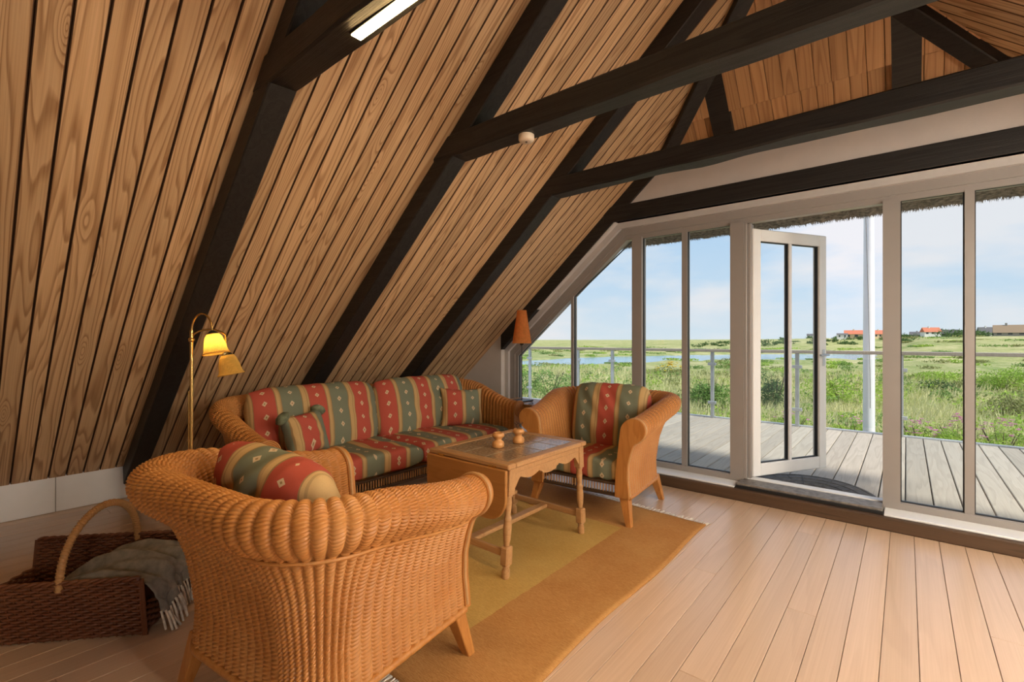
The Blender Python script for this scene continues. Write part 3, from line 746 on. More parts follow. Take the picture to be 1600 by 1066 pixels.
for sx in (-1, 1):
    MB().lathe([(.004, -.03), (.045, -.012), (.055, .01), (.04, .028), (.006, .04)], 10, Matrix.Translation((sx * .155, -.01, .135)) @ Matrix.Rotation(sx * .7, 4, 'Y')).build('green_corner', M['fabric_green'], tp)

# ------------------------------------------------------------------ tiled drop-leaf coffee table
tb = empty('coffee_table', (-1.88, 2.243, 0)); tag(tb, 'oak drop-leaf coffee table with brown tiled top', 'table')
TX, TY, TZ = .312, .385, .60
bw = .062
for x0, x1, y0, y1 in ((-TX, TX, -TY, -TY + bw), (-TX, TX, TY - bw, TY), (-TX, -TX + bw, -TY + bw, TY - bw), (TX - bw, TX, -TY + bw, TY - bw)):
    MB().bbox(x0, x1, y0, y1, TZ - .028, TZ, .006).build('top_border', M['tablewood'], tb)
MB().box(-TX + bw - .002, TX - bw + .002, -TY + bw - .002, TY - bw + .002, TZ - .026, TZ - .006).build('tile_bed', M['grout'], tb)
tw, tl = (2 * TX - 2 * bw) / 3, (2 * TY - 2 * bw) / 4
me = MB().bbox(-tw / 2 + .004, tw / 2 - .004, -tl / 2 + .004, tl / 2 - .004, -.008, 0, .0015).mesh('tile', M['tile'])
for i in range(3):
    for j in range(4): place('tile', me, tb, (-TX + bw + tw * (i + .5), -TY + bw + tl * (j + .5), TZ - .0015))
leg_prof = [(.016, .0), (.021, .012), (.022, .045), (.016, .062), (.021, .068), (.016, .074)]
turn = [(.015, .17), (.014, .18), (.019, .205), (.0225, .25), (.0225, .275), (.018, .298), (.021, .303), (.0185, .308), (.021, .314), (.016, .322), (.016, .345), (.0205, .39), (.0175, .42), (.022, .428), (.0175, .436)]
for sx in (-1, 1):
    for sy in (-1, 1):
        sh = Matrix(((1, 0, 0, 0), (0, 1, -.06 * sy, .033 * sy), (0, 0, 1, 0), (0, 0, 0, 1)))
        lg = MB().lathe(leg_prof, 16, sh); lg.lathe(turn, 16, sh)
        lg.bbox(-.025, .025, -.025, .025, .074, .172, .007, sh); lg.bbox(-.024, .024, -.024, .024, .434, TZ - .028, .004, sh)
        lg.build('leg', M['tablewood'], tb, (sx * (TX - .033), sy * (TY - .045), 0))
# scalloped aprons on the long sides, plain ones at the ends
def scallop(L_):
    top = [(-L_ / 2, TZ - .028), (L_ / 2, TZ - .028)]; low = []
    for i in range(61):
        u = 1 - 2 * i / 60; a = abs(u); z = TZ - .085
        if a > .82: z -= .055 * sstep(.82, 1, a)
        elif a > .30: z -= .020 * abs(math.sin((a - .30) / .52 * math.pi))
        else: z -= .026 + .006 * math.cos(a / .30 * math.pi) - (.012 if .22 < a < .30 else 0)
        low.append((u * L_ / 2, z))
    return top + low
for sx in (-1, 1):
    MB().prism(scallop(2 * TY - .12), sx * (TX - .025) - .009, sx * (TX - .025) + .009, 'x').build('apron', M['tablewood'], tb)
    MB().bbox(sx * (TX - .016) - .003, sx * (TX - .016) + .003, -TY + .07, TY - .07, TZ - .058, TZ - .052, .002).build('apron_bead', M['tablewood'], tb)
for sy in (-1, 1): MB().bbox(-TX + .055, TX - .055, sy * (TY - .05) - .009, sy * (TY - .05) + .009, TZ - .10, TZ - .028, .003).build('apron', M['tablewood'], tb)
for sy in (-1, 1): MB().bbox(-TX + .05, TX - .05, sy * (TY - .02) - .011, sy * (TY - .02) + .011, .112, .150, .004).build('stretcher', M['tablewood'], tb)
MB().bbox(-.027, .027, -TY + .03, TY - .03, .118, .142, .004).build('stretcher', M['tablewood'], tb)
lf = []
Lw, Lh, Rc = TX - .004, .285, .13
poly = [(-Lw, TZ - .012), (Lw, TZ - .012)] + [(Lw - Rc + Rc * math.cos(a), TZ - Lh + Rc - Rc * math.sin(a)) for a in np.linspace(0, math.pi / 2, 14)] + [(-Lw + Rc - Rc * math.sin(a), TZ - Lh + Rc - Rc * math.cos(a)) for a in np.linspace(0, math.pi / 2, 14)]
for sy in (-1,):
    bev(MB().prism([(a, b - .014) for a, b in poly], sy * (TY + .002), sy * (TY + .022), 'y').build('drop_leaf', M['leaf_wood'], tb), .004)
    for hx in (-.2, .2): MB().tube([(hx - .025, sy * (TY + .004), TZ - .022), (hx + .025, sy * (TY + .004), TZ - .022)], .006, 8).build('hinge', M['brass'], tb)
# turned wooden candle holders
cprof = [(.030, 0), (.036, .004), (.037, .022), (.034, .032), (.022, .042), (.019, .048), (.024, .055), (.036, .066), (.038, .074), (.031, .086), (.024, .090), (.021, .088), (.018, .070)]
ch_me = MB().lathe(cprof, 28).mesh('turned_body', M['bowlwood'])
for k, (x, y, lab) in enumerate(((-1.885, 2.135, 'spool-shaped wooden candle holder on the table nearer the drop leaf'), (-1.868, 2.308, 'spool-shaped wooden candle holder on the table with wire sprig, nearer the armchair'))):
    c = empty('candle_holder', (x, y, TZ), k * .7); tag(c, lab, 'candle holder', 'turned candle holders'); place('turned_body', ch_me, c)
    if k == 1:
        s_ = MB()
        for a in range(5): s_.tube([(.008 * math.cos(a), .008 * math.sin(a), .086), (.02 * math.cos(a * 1.3), .02 * math.sin(a * 1.3), .115), (.03 * math.cos(a * 1.3 + .8), .03 * math.sin(a * 1.3 + .8), .128)], .0013, 5)
        s_.build('wire_sprig', M['darkmetal'], c)

# ------------------------------------------------------------------ rug
RX0, RX1, RY0, RY1 = -2.79, -1.025, 1.06, 3.27
rg = empty('rug', ((RX0 + RX1) / 2, (RY0 + RY1) / 2, 0)); tag(rg, 'rust and ochre flat-woven rug under the coffee table', 'rug')
hx, hy = (RX1 - RX0) / 2, (RY1 - RY0) / 2
nx, ny = 60, 76; gx = np.linspace(-hx, hx, nx); gy = np.linspace(-hy, hy, ny); GX, GY = np.meshgrid(gx, gy, indexing='ij')
dxe = .010 * np.sin(GY * 5) * (np.abs(GX) / hx) ** 6 + .05 * (-GX) / hx * (GY > 0) * (GY / hy) ** 2 * 0
skew = np.where(GY > 0, (GY / hy) ** 3 * (hx - GX) * .05, 0)
Zt = np.full_like(GX, .008) + .0008 * np.sin(GX * 23) * np.sin(GY * 19)
Pt = np.stack([GX + dxe, GY + skew, Zt], -1)
rm = grid_mesh('woven_field', Pt, M['rug']); ro = place('woven_field', rm, rg); sd = ro.modifiers.new('solid', 'SOLIDIFY'); sd.thickness = .007; sd.offset = -1
if rm.polygons[0].normal.z < 0: rm.flip_normals()
fr_ = MB()
for end in (-1, 1):
    for k in range(150):
        x = -hx + 2 * hx * (k + .5) / 150 + random.uniform(-.004, .004); y0 = end * hy + ((hx - x) * .05 if end > 0 else 0); l_ = random.uniform(.045, .07); dx_ = random.uniform(-.018, .018)
        fr_.tube([(x, y0 - end * .004, .005), (x + dx_ * .4, y0 + end * l_ * .5, .006), (x + dx_, y0 + end * l_, .003)], [.0035, .0028, .0022], 5)
fo = fr_.build('fringe', M['fringe'], rg); fo['kind'] = 'stuff'

# ------------------------------------------------------------------ lamps
fl_ = empty('floor_lamp', (-3.15, .912, 0), math.radians(28)); tag(fl_, 'brass twin-arm floor lamp with pleated yellow shades', 'floor lamp')
MB().lathe([(.125, 0), (.13, .008), (.125, .018), (.03, .026), (.014, .045), (.010, .06)], 32).build('base', M['brass'], fl_)
MB().tube([(0, 0, .04), (0, 0, 1.30)], .0095, 12).build('pole', M['brass'], fl_)
MB().tube([(-.022, .004, .10), (-.022, .004, .95)], .005, 8).build('inner_rod', M['brass'], fl_)
MB().lathe([(.010, -.012), (.016, -.008), (.016, .008), (.010, .012)], 16, Matrix.Translation((0, 0, 1.245))).build('collar', M['brass'], fl_)
def arm_pts(h0, reach, top, drop, yaw_):
    pts = [(0, h0)]
    for i in range(1, 15):
        a = math.pi * i / 14 * .86; pts.append((reach / 2 * (1 - math.cos(a)), h0 + top * math.sin(a)))
    x_, z_ = pts[-1]; pts.append((x_ + .008, z_ - drop))
    return [Vector((p * math.cos(yaw_), p * math.sin(yaw_), z)) for p, z in pts]
def shade(parent, tip, tilt_dir, lit):
    s_ = empty('lamp_head', tip, 0, parent)
    rot = Matrix.Rotation(.20, 4, Vector((-math.sin(tilt_dir), math.cos(tilt_dir), 0)) * -1.0)
    seg = 96; prof = [(.030, 0), (.042, -.018), (.052, -.055), (.058, -.092), (.064, -.112)]; vs = []
    for r_, z_ in prof:
        for k in range(seg):
            a = 2 * math.pi * k / seg; rr = r_ * (1 + (.025 if k % 2 else -.025)); vs.append(rot @ Vector((rr * math.cos(a), rr * math.sin(a), z_)))
    fs = [(i * seg + k, i * seg + (k + 1) % seg, (i + 1) * seg + (k + 1) % seg, (i + 1) * seg + k) for i in range(len(prof) - 1) for k in range(seg)]
    MB().add(vs, fs).build('lamp_shade', M['shade_yellow'], s_)
    MB().tube([rot @ Vector((.066 * math.cos(a * math.pi / 24), .066 * math.sin(a * math.pi / 24), -.113)) for a in range(48)], .0045, 6, closed=True).build('shade_trim', M['shade_yellow'], s_)
    MB().lathe([(.012, .018), (.020, .012), (.032, -.002), (.030, -.006)], 20, rot).build('socket_cap', M['darkmetal'], s_)
    if lit: MB().lathe([(.006, -.02), (.014, -.03), (.022, -.055), (.018, -.072), (.004, -.082)], 14, rot).build('bulb', M['bulb'], s_)
    return s_
for h0, reach, top, drop, yw, lit in ((1.29, .135, .105, .055, .05, True), (1.25, .19, .055, .115, .35, False)):
    pts = arm_pts(h0, reach, top, drop, yw); MB().tube(pts, .0055, 8).build('arm', M['brass'], fl_)
    shade(fl_, pts[-1], yw, lit)
# corner side table with paper-shade lamp
sdt = empty('side_table', (-2.98, 3.775, 0)); tag(sdt, 'small wooden side table in the corner between sofa and armchair', 'side table')
MB().bbox(-.24, .24, -.19, .19, .60, .622, .005).build('top', M['tablewood'], sdt)
for sx in (-1, 1):
    for sy in (-1, 1): MB().bbox(sx * .21 - .016, sx * .21 + .016, sy * .16 - .016, sy * .16 + .016, 0, .60, .004).build('leg', M['tablewood'], sdt)
for sy in (-1, 1): MB().bbox(-.20, .20, sy * .16 - .008, sy * .16 + .008, .54, .60, .003).build('apron', M['tablewood'], sdt)
tl_ = empty('table_lamp', (-3.0, 3.76, .622)); tag(tl_, 'slim table lamp with tapered orange paper shade in the corner', 'table lamp')
MB().bbox(-.085, .085, -.085, .085, 0, .012, .003).build('base', M['darkmetal'], tl_)
MB().tube([(0, 0, .01), (0, 0, .60)], .0048, 8).build('stem', M['darkmetal'], tl_)
MB().lathe([(.014, 0), (.02, .01), (.02, .035), (.012, .045)], 14, Matrix.Translation((0, 0, .565))).build('socket', M['darkmetal'], tl_)
sh = MB(); seg = 40; vs = []
for r_, z_ in ((.098, .585), (.080, .70), (.063, .81), (.047, .92)): vs += [(r_ * math.cos(2 * math.pi * k / seg), r_ * math.sin(2 * math.pi * k / seg), z_) for k in range(seg)]
sh.add(vs, [(i * seg + k, i * seg + (k + 1) % seg, (i + 1) * seg + (k + 1) % seg, (i + 1) * seg + k) for i in range(3) for k in range(seg)], True).build('lamp_shade', M['shade_orange'], tl_)
MB().tube([(.085, 0, .006), (.16, -.03, .004), (.22, -.10, .003), (.21, -.16, .004)], .003, 6).build('cord', M['darkmetal'], tl_)
# strip lamp under the collar beam, plus added fill strips under unseen rafters
def strip(x0, x1, y, m, lab):
    s_ = empty('strip_light', ((x0 + x1) / 2, y, CZ0 - .002)); tag(s_, lab, 'strip light', 'strip lights under the collar beams'); h_ = (x1 - x0) / 2
    MB().bbox(-h_, h_, -.024, .024, -.005, .002, .002).build('housing', M['darkmetal'], s_)
    MB().bbox(-h_ + .004, h_ - .004, -.020, .020, -.010, -.004, .002).build('diffuser', m, s_)
strip(-1.55, -.35, .966, M['strip_on'], 'glowing strip light under the nearest visible collar beam')
def fill_strip(y, x0, x1, lab):
    # added fill strip, out of view, along the underside of a right-hand rafter
    xm = (x0 + x1) / 2; pv = RP / math.cos(ANG) + .002
    s_ = empty('strip_light', (xm, y + RW / 2, zslope(xm) - pv)); s_.rotation_euler = (0, ANG, 0); tag(s_, lab, 'strip light', 'added fill strips under the rafters'); h_ = (x1 - x0) / 2 / math.cos(ANG)
    MB().bbox(-h_, h_, -.035, .035, -.016, 0, .003).build('housing', M['white'], s_)
    MB().bbox(-h_ + .004, h_ - .004, -.030, .030, -.030, -.015, .004).build('diffuser', M['strip_fill'], s_)
for y, lab in ((3.01, 'beside the glazing'), (1.97, 'opposite the sofa'), (.90, 'opposite the foreground armchair')):
    fill_strip(y, 1.15, 2.25, 'added unseen fill strip under the open-floor rafter ' + lab)
fill_strip(-1.20, 1.55, 2.4, 'added unseen fill strip under the open-floor rafter behind the viewer')
sm = empty('smoke_detector', (-1.588, 2.03, CZ0 + .002)); tag(sm, 'small round yellowed smoke detector under the collar beam', 'smoke detector')
MB().lathe([(.038, 0), (.043, -.006), (.043, -.030), (.038, -.038), (.02, -.041)][::-1], 24).build('housing', M['plastic'], sm)
MB().lathe([(.006, -.043), (.006, -.040)], 10).build('test_button', M['darkmetal'], sm)

# ------------------------------------------------------------------ log basket and blanket
bk = empty('log_basket', (-2.48, .545, 0), math.atan2(.742, .67)); tag(bk, 'dark brown woven log basket with arched cane handle', 'basket')
# local x: along the basket (0 = end by the armchair, negative away), local y: across (0 = near side)
BL, BW, BH = .74, .43, .25
def strand_pts(side, z, k):
    lean = .035 * z / BH; pts = []
    n_ = 60
    for i in range(n_ + 1):
        xx = -BL * i / n_; ph = math.pi * xx / .030 + math.pi * k; a = .0065 * math.sin(ph)
        yy = (-lean + a) if side == 0 else (BW + lean + a); pts.append((xx, yy, z))
    return pts
for side, nm in ((0, 'side_panel'), (1, 'side_panel')):
    wv = MB(); k = 0; z = .012
    while z < BH - .01: wv.tube(strand_pts(side, z, k), .0072, 6, smooth=True); z += .0125; k += 1
    for i in range(int(BL / .030) + 1):
        xx = -.015 - .030 * i
        if -BL < xx: wv.tube([(xx, 0 if side == 0 else BW, 0), (xx, -.035 if side == 0 else BW + .035, BH)], .004, 5)
    wv.build(nm, M['basket'], bk)
    y_ = -.035 if side == 0 else BW + .035
    rim = MB()
    for ph in (0, math.pi): rim.tube([(-BL * i / 70, y_ + .006 * math.cos(i * .9 + ph), BH + .002 + .006 * math.sin(i * .9 + ph)) for i in range(71)], .0075, 6)
    rim.build('rim', M['basket'], bk)
for xe in (0, -BL):
    e_ = MB(); z = .012; k = 0
    while z < .13:
        e_.tube([(xe + .006 * math.sin(math.pi * j / 4 * 1.0 + math.pi * k), BW * j / 56 * 1.0, z) for j in range(57)], .0072, 6); z += .0125; k += 1
    for yy in (-.004, BW + .004):
        for q in range(3): e_.tube([(xe + (.006 * q if xe == 0 else -.006 * q), yy + (-.03 * z_ / BH if yy < 0 else .03 * z_ / BH), z_) for z_ in np.linspace(0, BH, 12)], .006, 6)
    e_.build('end_panel', M['basket'], bk)
MB().box(-BL, 0, 0, BW, .002, .014).build('bottom', M['basket'], bk)
hp = []
for i in range(33):
    a = math.pi * i / 32; hp.append((-.295, BW / 2 - (BW / 2 + .035) * math.cos(a), BH - .03 + .265 * math.sin(a) ** .85))
MB().tube(hp, .0135, 12).build('handle', M['cane'], bk)
wr = MB(); q = []
for i in range(400):
    tt = i / 399 * 32; j = int(min(tt, 31)); f_ = tt - j; p = [hp[j][c] + (hp[j + 1][c] - hp[j][c]) * f_ for c in range(3)]; a = i * .95
    ang_ = math.pi * tt / 32; nrm_ = (0, -math.cos(ang_), math.sin(ang_)); q.append((p[0] + .0145 * math.cos(a), p[1] + .0145 * math.sin(a) * nrm_[1], p[2] + .0145 * math.sin(a) * nrm_[2]))
wr.tube(q, .0028, 5).build('handle_wrap', M['cane'], bk)
bl = empty('wool_blanket', bk.location, bk.rotation_euler.z); tag(bl, 'grey wool blanket with cream fringe spilling out of the log basket', 'blanket')
nu_, nv_ = 60, 40; Us = np.linspace(0, 1, nu_); Vs = np.linspace(0, 1, nv_); P = np.zeros((nu_, nv_, 3))
kx = np.array([-.42, -.30, -.18, -.06, .015, .045, .06, .068]); kz = np.array([.16, .235, .265, .255, .235, .195, .15, .11])
for i, u in enumerate(Us):
    xx = np.interp(u, np.linspace(0, 1, 8), kx); zz = np.interp(u, np.linspace(0, 1, 8), kz)
    for j, v in enumerate(Vs):
        fold = .022 * math.sin(v * 15 + u * 3) + .012 * math.sin(v * 31 - u * 5)
        P[i, j] = (xx + .018 * math.sin(v * 9) * u, -.005 + .38 * v, zz + fold * (1 - .3 * u) - .03 * (2 * v - 1) ** 2)
P[-12:, :, 0] += (.012 * np.sin(Vs * 30))[None, :]
bo = place('cloth', grid_mesh('cloth', P, M['wool']), bl); s2 = bo.modifiers.new('solid', 'SOLIDIFY'); s2.thickness = .008
fg = MB()
for k in range(34):
    v = (k + .5) / 34; j = int(v * (nv_ - 1)); p = P[-1, j]; dx_, dy_ = random.uniform(-.005, .03), random.uniform(-.015, .015)
    fg.tube([(p[0], p[1], p[2] + .006), (p[0] + dx_ * .5 + .006, p[1] + dy_ * .4, p[2] - .03), (p[0] + dx_ + .012, p[1] + dy_, max(.008, p[2] - .10))], .0048, 6)
fo = fg.build('fringe', M['fringe'], bl); fo['kind'] = 'stuff'

# ------------------------------------------------------------------ landscape
def ground_z(x, y):
    rho = np.hypot(x, y); a = np.degrees(np.arctan2(x, y))
    z = -1.45 - 3.25 * sstep(15, 105, rho)
    w1 = sstep(-2.6, 2.0, a); w2 = sstep(-27, -6, a)
    z = z + np.minimum(6.7, w1 * 6.7 * sstep(100, 350, rho) + w2 * 6.0 * sstep(280, 420, rho))
    und = .35 * np.sin(x * .11 + 1.3) * np.cos(y * .09) + .18 * np.sin(x * .31 + y * .23) + .10 * np.sin(x * .7 - y * .53)
    z = z + und * sstep(9, 30, rho) * (1 + .5 * sstep(150, 320, rho))
    t = (a + 37.5) / 35.8; rn = 103 + (178 - 103) * np.clip(t, -.6, 1.2); rf = 142 + (255 - 142) * np.clip(t, -.6, 1.2)
    lake = sstep(0, 8, rho - rn) * sstep(0, 10, rf - rho) * sstep(0, 2.0, -1.5 - a)
    z = np.where(lake > 0, z * (1 - lake) + np.minimum(z, -6.0) * lake, z)
    # keep the shore above the water
    z = np.where((lake <= 0) & (rho > 60), np.maximum(z, -4.86), z)
    return z
rho = np.geomspace(5.2, 3500, 190); az = np.radians(np.linspace(-78, 62, 260))
RR, AA = np.meshgrid(rho, az, indexing='ij'); GX = RR * np.sin(AA); GY = RR * np.cos(AA); GZ = ground_z(GX, GY)
near_house = (GY < 9.0); GZ = np.where(near_house, np.minimum(GZ, -1.5), GZ)
keep = GY
t = NT('dune_meadow'); c = t.coord('Object'); n0 = t.noise(c, .022, 5, .65); n1 = t.noise(c, .10, 5, .6); n2 = t.noise(c, .55, 5, .65); n3 = t.noise(c, 4, 4)
ga = t.ramp(n1, [(.38, (.125, .215, .035)), (.45, (.26, .30, .08)), (.51, (.56, .47, .25)), (.66, (.50, .43, .20))])
gb = t.ramp(n2, [(.40, (.10, .19, .03)), (.48, (.32, .32, .10)), (.58, (.62, .53, .30))])
gc = t.ramp(n0, [(.40, (.14, .24, .05)), (.47, (.30, .34, .11)), (.53, (.60, .52, .29)), (.60, (.22, .31, .08))])
col = t.mix(.55, ga, gb); col = t.mix(.45, col, gc); col = t.mix(.3, col, t.ramp(n3, [(.3, (.10, .15, .03)), (.7, (.60, .52, .28))]))
t.bump(n3, .6, .3); M['meadow'] = t.set(col, .95, 0, .1)
gm = grid_mesh('ground', np.stack([GX, GY, GZ], -1), M['meadow'])
if gm.polygons[500].normal.z < 0: gm.flip_normals()
go = place('ground', gm); tag(go, 'rolling dune meadow of green and straw-coloured grass', kind='structure')
t = NT('lake_water'); c = t.coord('Object'); t.bump(t.noise(t.coord('Object', (1, 3, 1)), .6, 3), .15, .3); M['water'] = t.set((.22, .36, .50), .12, 0, .5)
rl = np.array([60, 420.]); al = np.radians(np.linspace(-80, -.5, 30)); RR, AA = np.meshgrid(rl, al, indexing='ij')
wm = grid_mesh('lake', np.stack([RR * np.sin(AA), RR * np.cos(AA), np.full_like(RR, -5.0)], -1), M['water'], smooth=False)
if wm.polygons[0].normal.z < 0: wm.flip_normals()
tag(place('lake', wm), 'calm blue lake beyond the meadow', kind='structure')

# grass blades (uncountable)
def m_leaf(name, cols, trans=.35):
    t = NT(name); c = t.coord('Object'); f = t.noise(c, 1.3, 3, .7); g = t.noise(c, 11, 2)
    cc = t.mix(.45, t.ramp(f, [(.32 + .36 * i / (len(cols) - 1), q) for i, q in enumerate(cols)]), t.ramp(g, [(.3, cols[0]), (.7, cols[-1])]))
    d = t.n('BsdfDiffuse'); tl = t.n('BsdfTranslucent'); t.l(cc, d.inputs[0]); t.l(cc, tl.inputs[0])
    ms = t.n('MixShader'); ms.inputs[0].default_value = trans; t.l(d.outputs[0], ms.inputs[1]); t.l(tl.outputs[0], ms.inputs[2]); t.l(ms.outputs[0], t.out.inputs[0]); t.t.nodes.remove(t.b)
    return t.m
M['grass'] = m_leaf('dune_grass', [(.42, .46, .12), (.80, .71, .38), (.92, .82, .55)])
M['leaf_lime'] = m_leaf('lime_leaf', [(.22, .36, .04), (.36, .52, .08), (.54, .66, .17)])
M['leaf_green'] = m_leaf('green_leaf', [(.12, .22, .05), (.22, .35, .09), (.36, .48, .17)])
M['leaf_dark'] = m_leaf('dark_leaf', [(.05, .10, .035), (.10, .17, .06), (.18, .26, .10)])
M['leaf_olive'] = m_leaf('olive_leaf', [(.17, .19, .06), (.32, .34, .12), (.48, .48, .22)])
M['petal'] = m_leaf('pink_petal', [(.55, .16, .34), (.68, .26, .46), (.80, .42, .58)])
M['petal_y'] = m_leaf('yellow_petal', [(.75, .48, .04), (.85, .60, .06), (.9, .7, .12)])
M['twig'] = m_plain('twig', (.10, .07, .045), .9)
nb = 110000
ra = np.exp(rng.uniform(math.log(9.5), math.log(75), nb)); aa = np.radians(rng.uniform(-58, 32, nb)); bx_, by_ = ra * np.sin(aa), ra * np.cos(aa)
ok = by_ > 8.4; bx_, by_, ra = bx_[ok], by_[ok], ra[ok]; nb = len(bx_)
cl = np.sin(bx_ * 1.1 + 2 * np.sin(by_ * .7)) * np.sin(by_ * .9 + 1.7 * np.sin(bx_ * .6)); keepm = cl > rng.uniform(-1.2, .8, nb); bx_, by_, ra = bx_[keepm], by_[keepm], ra[keepm]; nb = len(bx_)
bz = np.where(by_ < 9, -1.5, ground_z(bx_, by_)) - .03; hgt = rng.uniform(.25, .62, nb) * (.8 + .012 * ra); wdt = .006 + .0009 * ra; an = rng.uniform(0, math.pi, nb)
lean = rng.normal(0, .16, (nb, 2)) + np.array([.08, -.03]); c_, s_ = np.cos(an) * wdt, np.sin(an) * wdt
v0 = np.stack([bx_ - c_, by_ - s_, bz], -1); v1 = np.stack([bx_ + c_, by_ + s_, bz], -1); v2 = np.stack([bx_ + lean[:, 0], by_ + lean[:, 1], bz + hgt], -1)
me = bpy.data.meshes.new('dune_grass'); fast_mesh(me, np.stack([v0, v1, v2], 1).reshape(-1, 3), np.arange(nb * 3).reshape(-1, 3)); me.materials.append(M['grass'])
tag(place('dune_grass', me), 'tufts of straw-coloured and green dune grass beyond the deck', 'grass', kind='stuff')

def leaf_cloud(n, rx, ry, rz, size, seed, shell=.55, lobes=5):
    rr = np.random.default_rng(seed); C = rr.normal(0, .42, (lobes, 3)) * np.array([rx, ry, rz * .6]); C[:, 2] = np.abs(C[:, 2]) + rz * .35; R_ = rr.uniform(.45, .75, lobes)
    k = rr.integers(0, lobes, n); d = rr.normal(0, 1, (n, 3)); d /= np.linalg.norm(d, axis=1)[:, None]; rad_ = shell + (1 - shell) * rr.uniform(0, 1, n) ** .5
    p = C[k] + d * np.array([rx, ry, rz]) * (R_[k] * rad_)[:, None]; p[:, 2] = np.maximum(p[:, 2], .02)
    t1 = rr.normal(0, 1, (n, 3)); t1 /= np.linalg.norm(t1, axis=1)[:, None]; t2 = np.cross(t1, d + rr.normal(0, .5, (n, 3))); t2 /= np.linalg.norm(t2, axis=1)[:, None] + 1e-6
    s = size * rr.uniform(.6, 1.3, n)[:, None]
    V = np.stack([p - t1 * s, p + t2 * s * .45, p + t1 * s, p - t2 * s * .45], 1).reshape(-1, 3)
    return V, np.arange(n * 4).reshape(-1, 4)
def leaf_mesh(name, n, rx, ry, rz, size, seed, m, **kw):
    V, F = leaf_cloud(n, rx, ry, rz, size, seed, **kw); me = bpy.data.meshes.new(name); fast_mesh(me, V, F); me.materials.append(m); return me
def pix_ground(px_, py_, zref):
    d = (EYE - zref) * FPX / (py_ - CY0); r_ = (px_ - 800) / FPX * d
    return (-math.sin(YAW) * d + math.cos(YAW) * r_, math.cos(YAW) * d + math.sin(YAW) * r_, d)
def bush(name, px_, yb_, yt_, wpx, mk, lab, cat='bush', n=1500, leaf=.05, flowers=None, seed=0, zref=-1.6, depth=1.0, group=None):
    """a shrub with its own ground position, real size and stems"""
    x_, y_, d = pix_ground(px_, yb_, zref); zg = float(ground_z(np.array(x_), np.array(y_))) if y_ > 9 else -1.5
    top = EYE - (yt_ - CY0) / FPX * d; hh = max(.35, top - zg); rx = wpx / FPX * d / 2
    o = empty(name, (x_, y_, zg - .03)); tag(o, lab, cat, group)
    place('foliage', leaf_mesh('foliage', n, rx, rx * depth, hh * .62, leaf, seed, M[mk]), o)
    stm = MB(); rr = random.Random(seed)
    for k in range(6):
        a = rr.uniform(0, 6.28); stm.tube([(0, 0, 0), (.3 * rx * math.cos(a), .3 * rx * math.sin(a), hh * .35), (.6 * rx * math.cos(a), .6 * rx * math.sin(a), hh * .75)], [.02, .013, .006], 5)
    stm.build('stem', M['twig'], o)
    if flowers:
        fm, nf, fs_ = flowers; rr2 = np.random.default_rng(seed + 5)
        fl2 = MB()
        for k in range(nf):
            a = rr2.uniform(0, 6.28); q_ = rr2.uniform(0, .95); p = Vector((rx * q_ * math.cos(a), rx * depth * q_ * math.sin(a), hh * (1.02 - .45 * q_ ** 2) * rr2.uniform(.85, 1.05)))
            for j in range(5):
                b = 2 * math.pi * j / 5 + k; e1 = Vector((math.cos(b), math.sin(b), .35)) * fs_; e2 = Vector((-math.sin(b), math.cos(b), 0)) * fs_ * .5
                fl2.add([p, p + e1 * .6 + e2, p + e1 * 1.1, p + e1 * .6 - e2], [(0, 1, 2, 3)])
        fl2.build('blossom', M[fm], o)
    return o
bush('shrub', 1112, 648, 572, 74, 'leaf_green', 'tall mid green shrub behind the first balustrade post past the armchair', seed=1, n=2600, leaf=.06)
bush('shrub', 1210, 642, 562, 52, 'leaf_dark', 'tall dark green shrub seen through the open door leaf', seed=2, n=2600, leaf=.05)
bush('shrub', 1316, 622, 572, 78, 'leaf_lime', 'broad lime green shrub seen through the open doorway beside the flagpole', seed=3, n=2600, leaf=.06)
bush('shrub', 1468, 610, 588, 62, 'leaf_dark', 'low rounded dark green shrub standing alone in straw grass', seed=4, n=1800, leaf=.07, zref=-1.9)
bush('shrub', 1476, 590, 571, 84, 'leaf_lime', 'wide lime green thicket below the distant red-roofed house', seed=5, n=2200, leaf=.09, zref=-2.2)
bush('shrub', 1568, 600, 569, 76, 'leaf_lime', 'lime green shrub beyond the rightmost pane under the thatched farmhouse', seed=6, n=2200, leaf=.08, zref=-2.0)
bush('shrub', 1592, 652, 606, 66, 'leaf_olive', 'olive grey shrub at the right edge of the glazing', seed=7, n=2000, leaf=.05)
bush('shrub', 860, 628, 566, 70, 'leaf_green', 'pale green shrub seen through the sloping corner pane', seed=8, n=2200, leaf=.06)
bush('shrub', 1048, 592, 567, 60, 'leaf_olive', 'olive gorse shrub with yellow flowers near the lake', seed=9, n=1800, leaf=.08, zref=-2.2, flowers=('petal_y', 60, .14))
bush('shrub', 1395, 600, 574, 50, 'leaf_green', 'mid green shrub behind the wide mullion beside the flagpole', seed=10, n=1500, leaf=.07, zref=-2.0)
bush('shrub', 950, 640, 590, 60, 'leaf_olive', 'olive shrub behind the armchair between two balustrade posts', seed=12, n=1800, leaf=.05)
bush('shrub', 1268, 655, 628, 50, 'leaf_lime', 'small lime green shrub just right of the open door leaf', seed=13, n=1500, leaf=.04)
rs = [(1330, 690, 648, 60, 'between door leaf and flagpole'), (1436, 700, 652, 62, 'just right of the wide mullion'), (1496, 706, 648, 72, 'left of the thin glazing bar'), (1565, 712, 654, 74, 'seen through the rightmost pane'), (1240, 676, 640, 60, 'behind the open door leaf')]
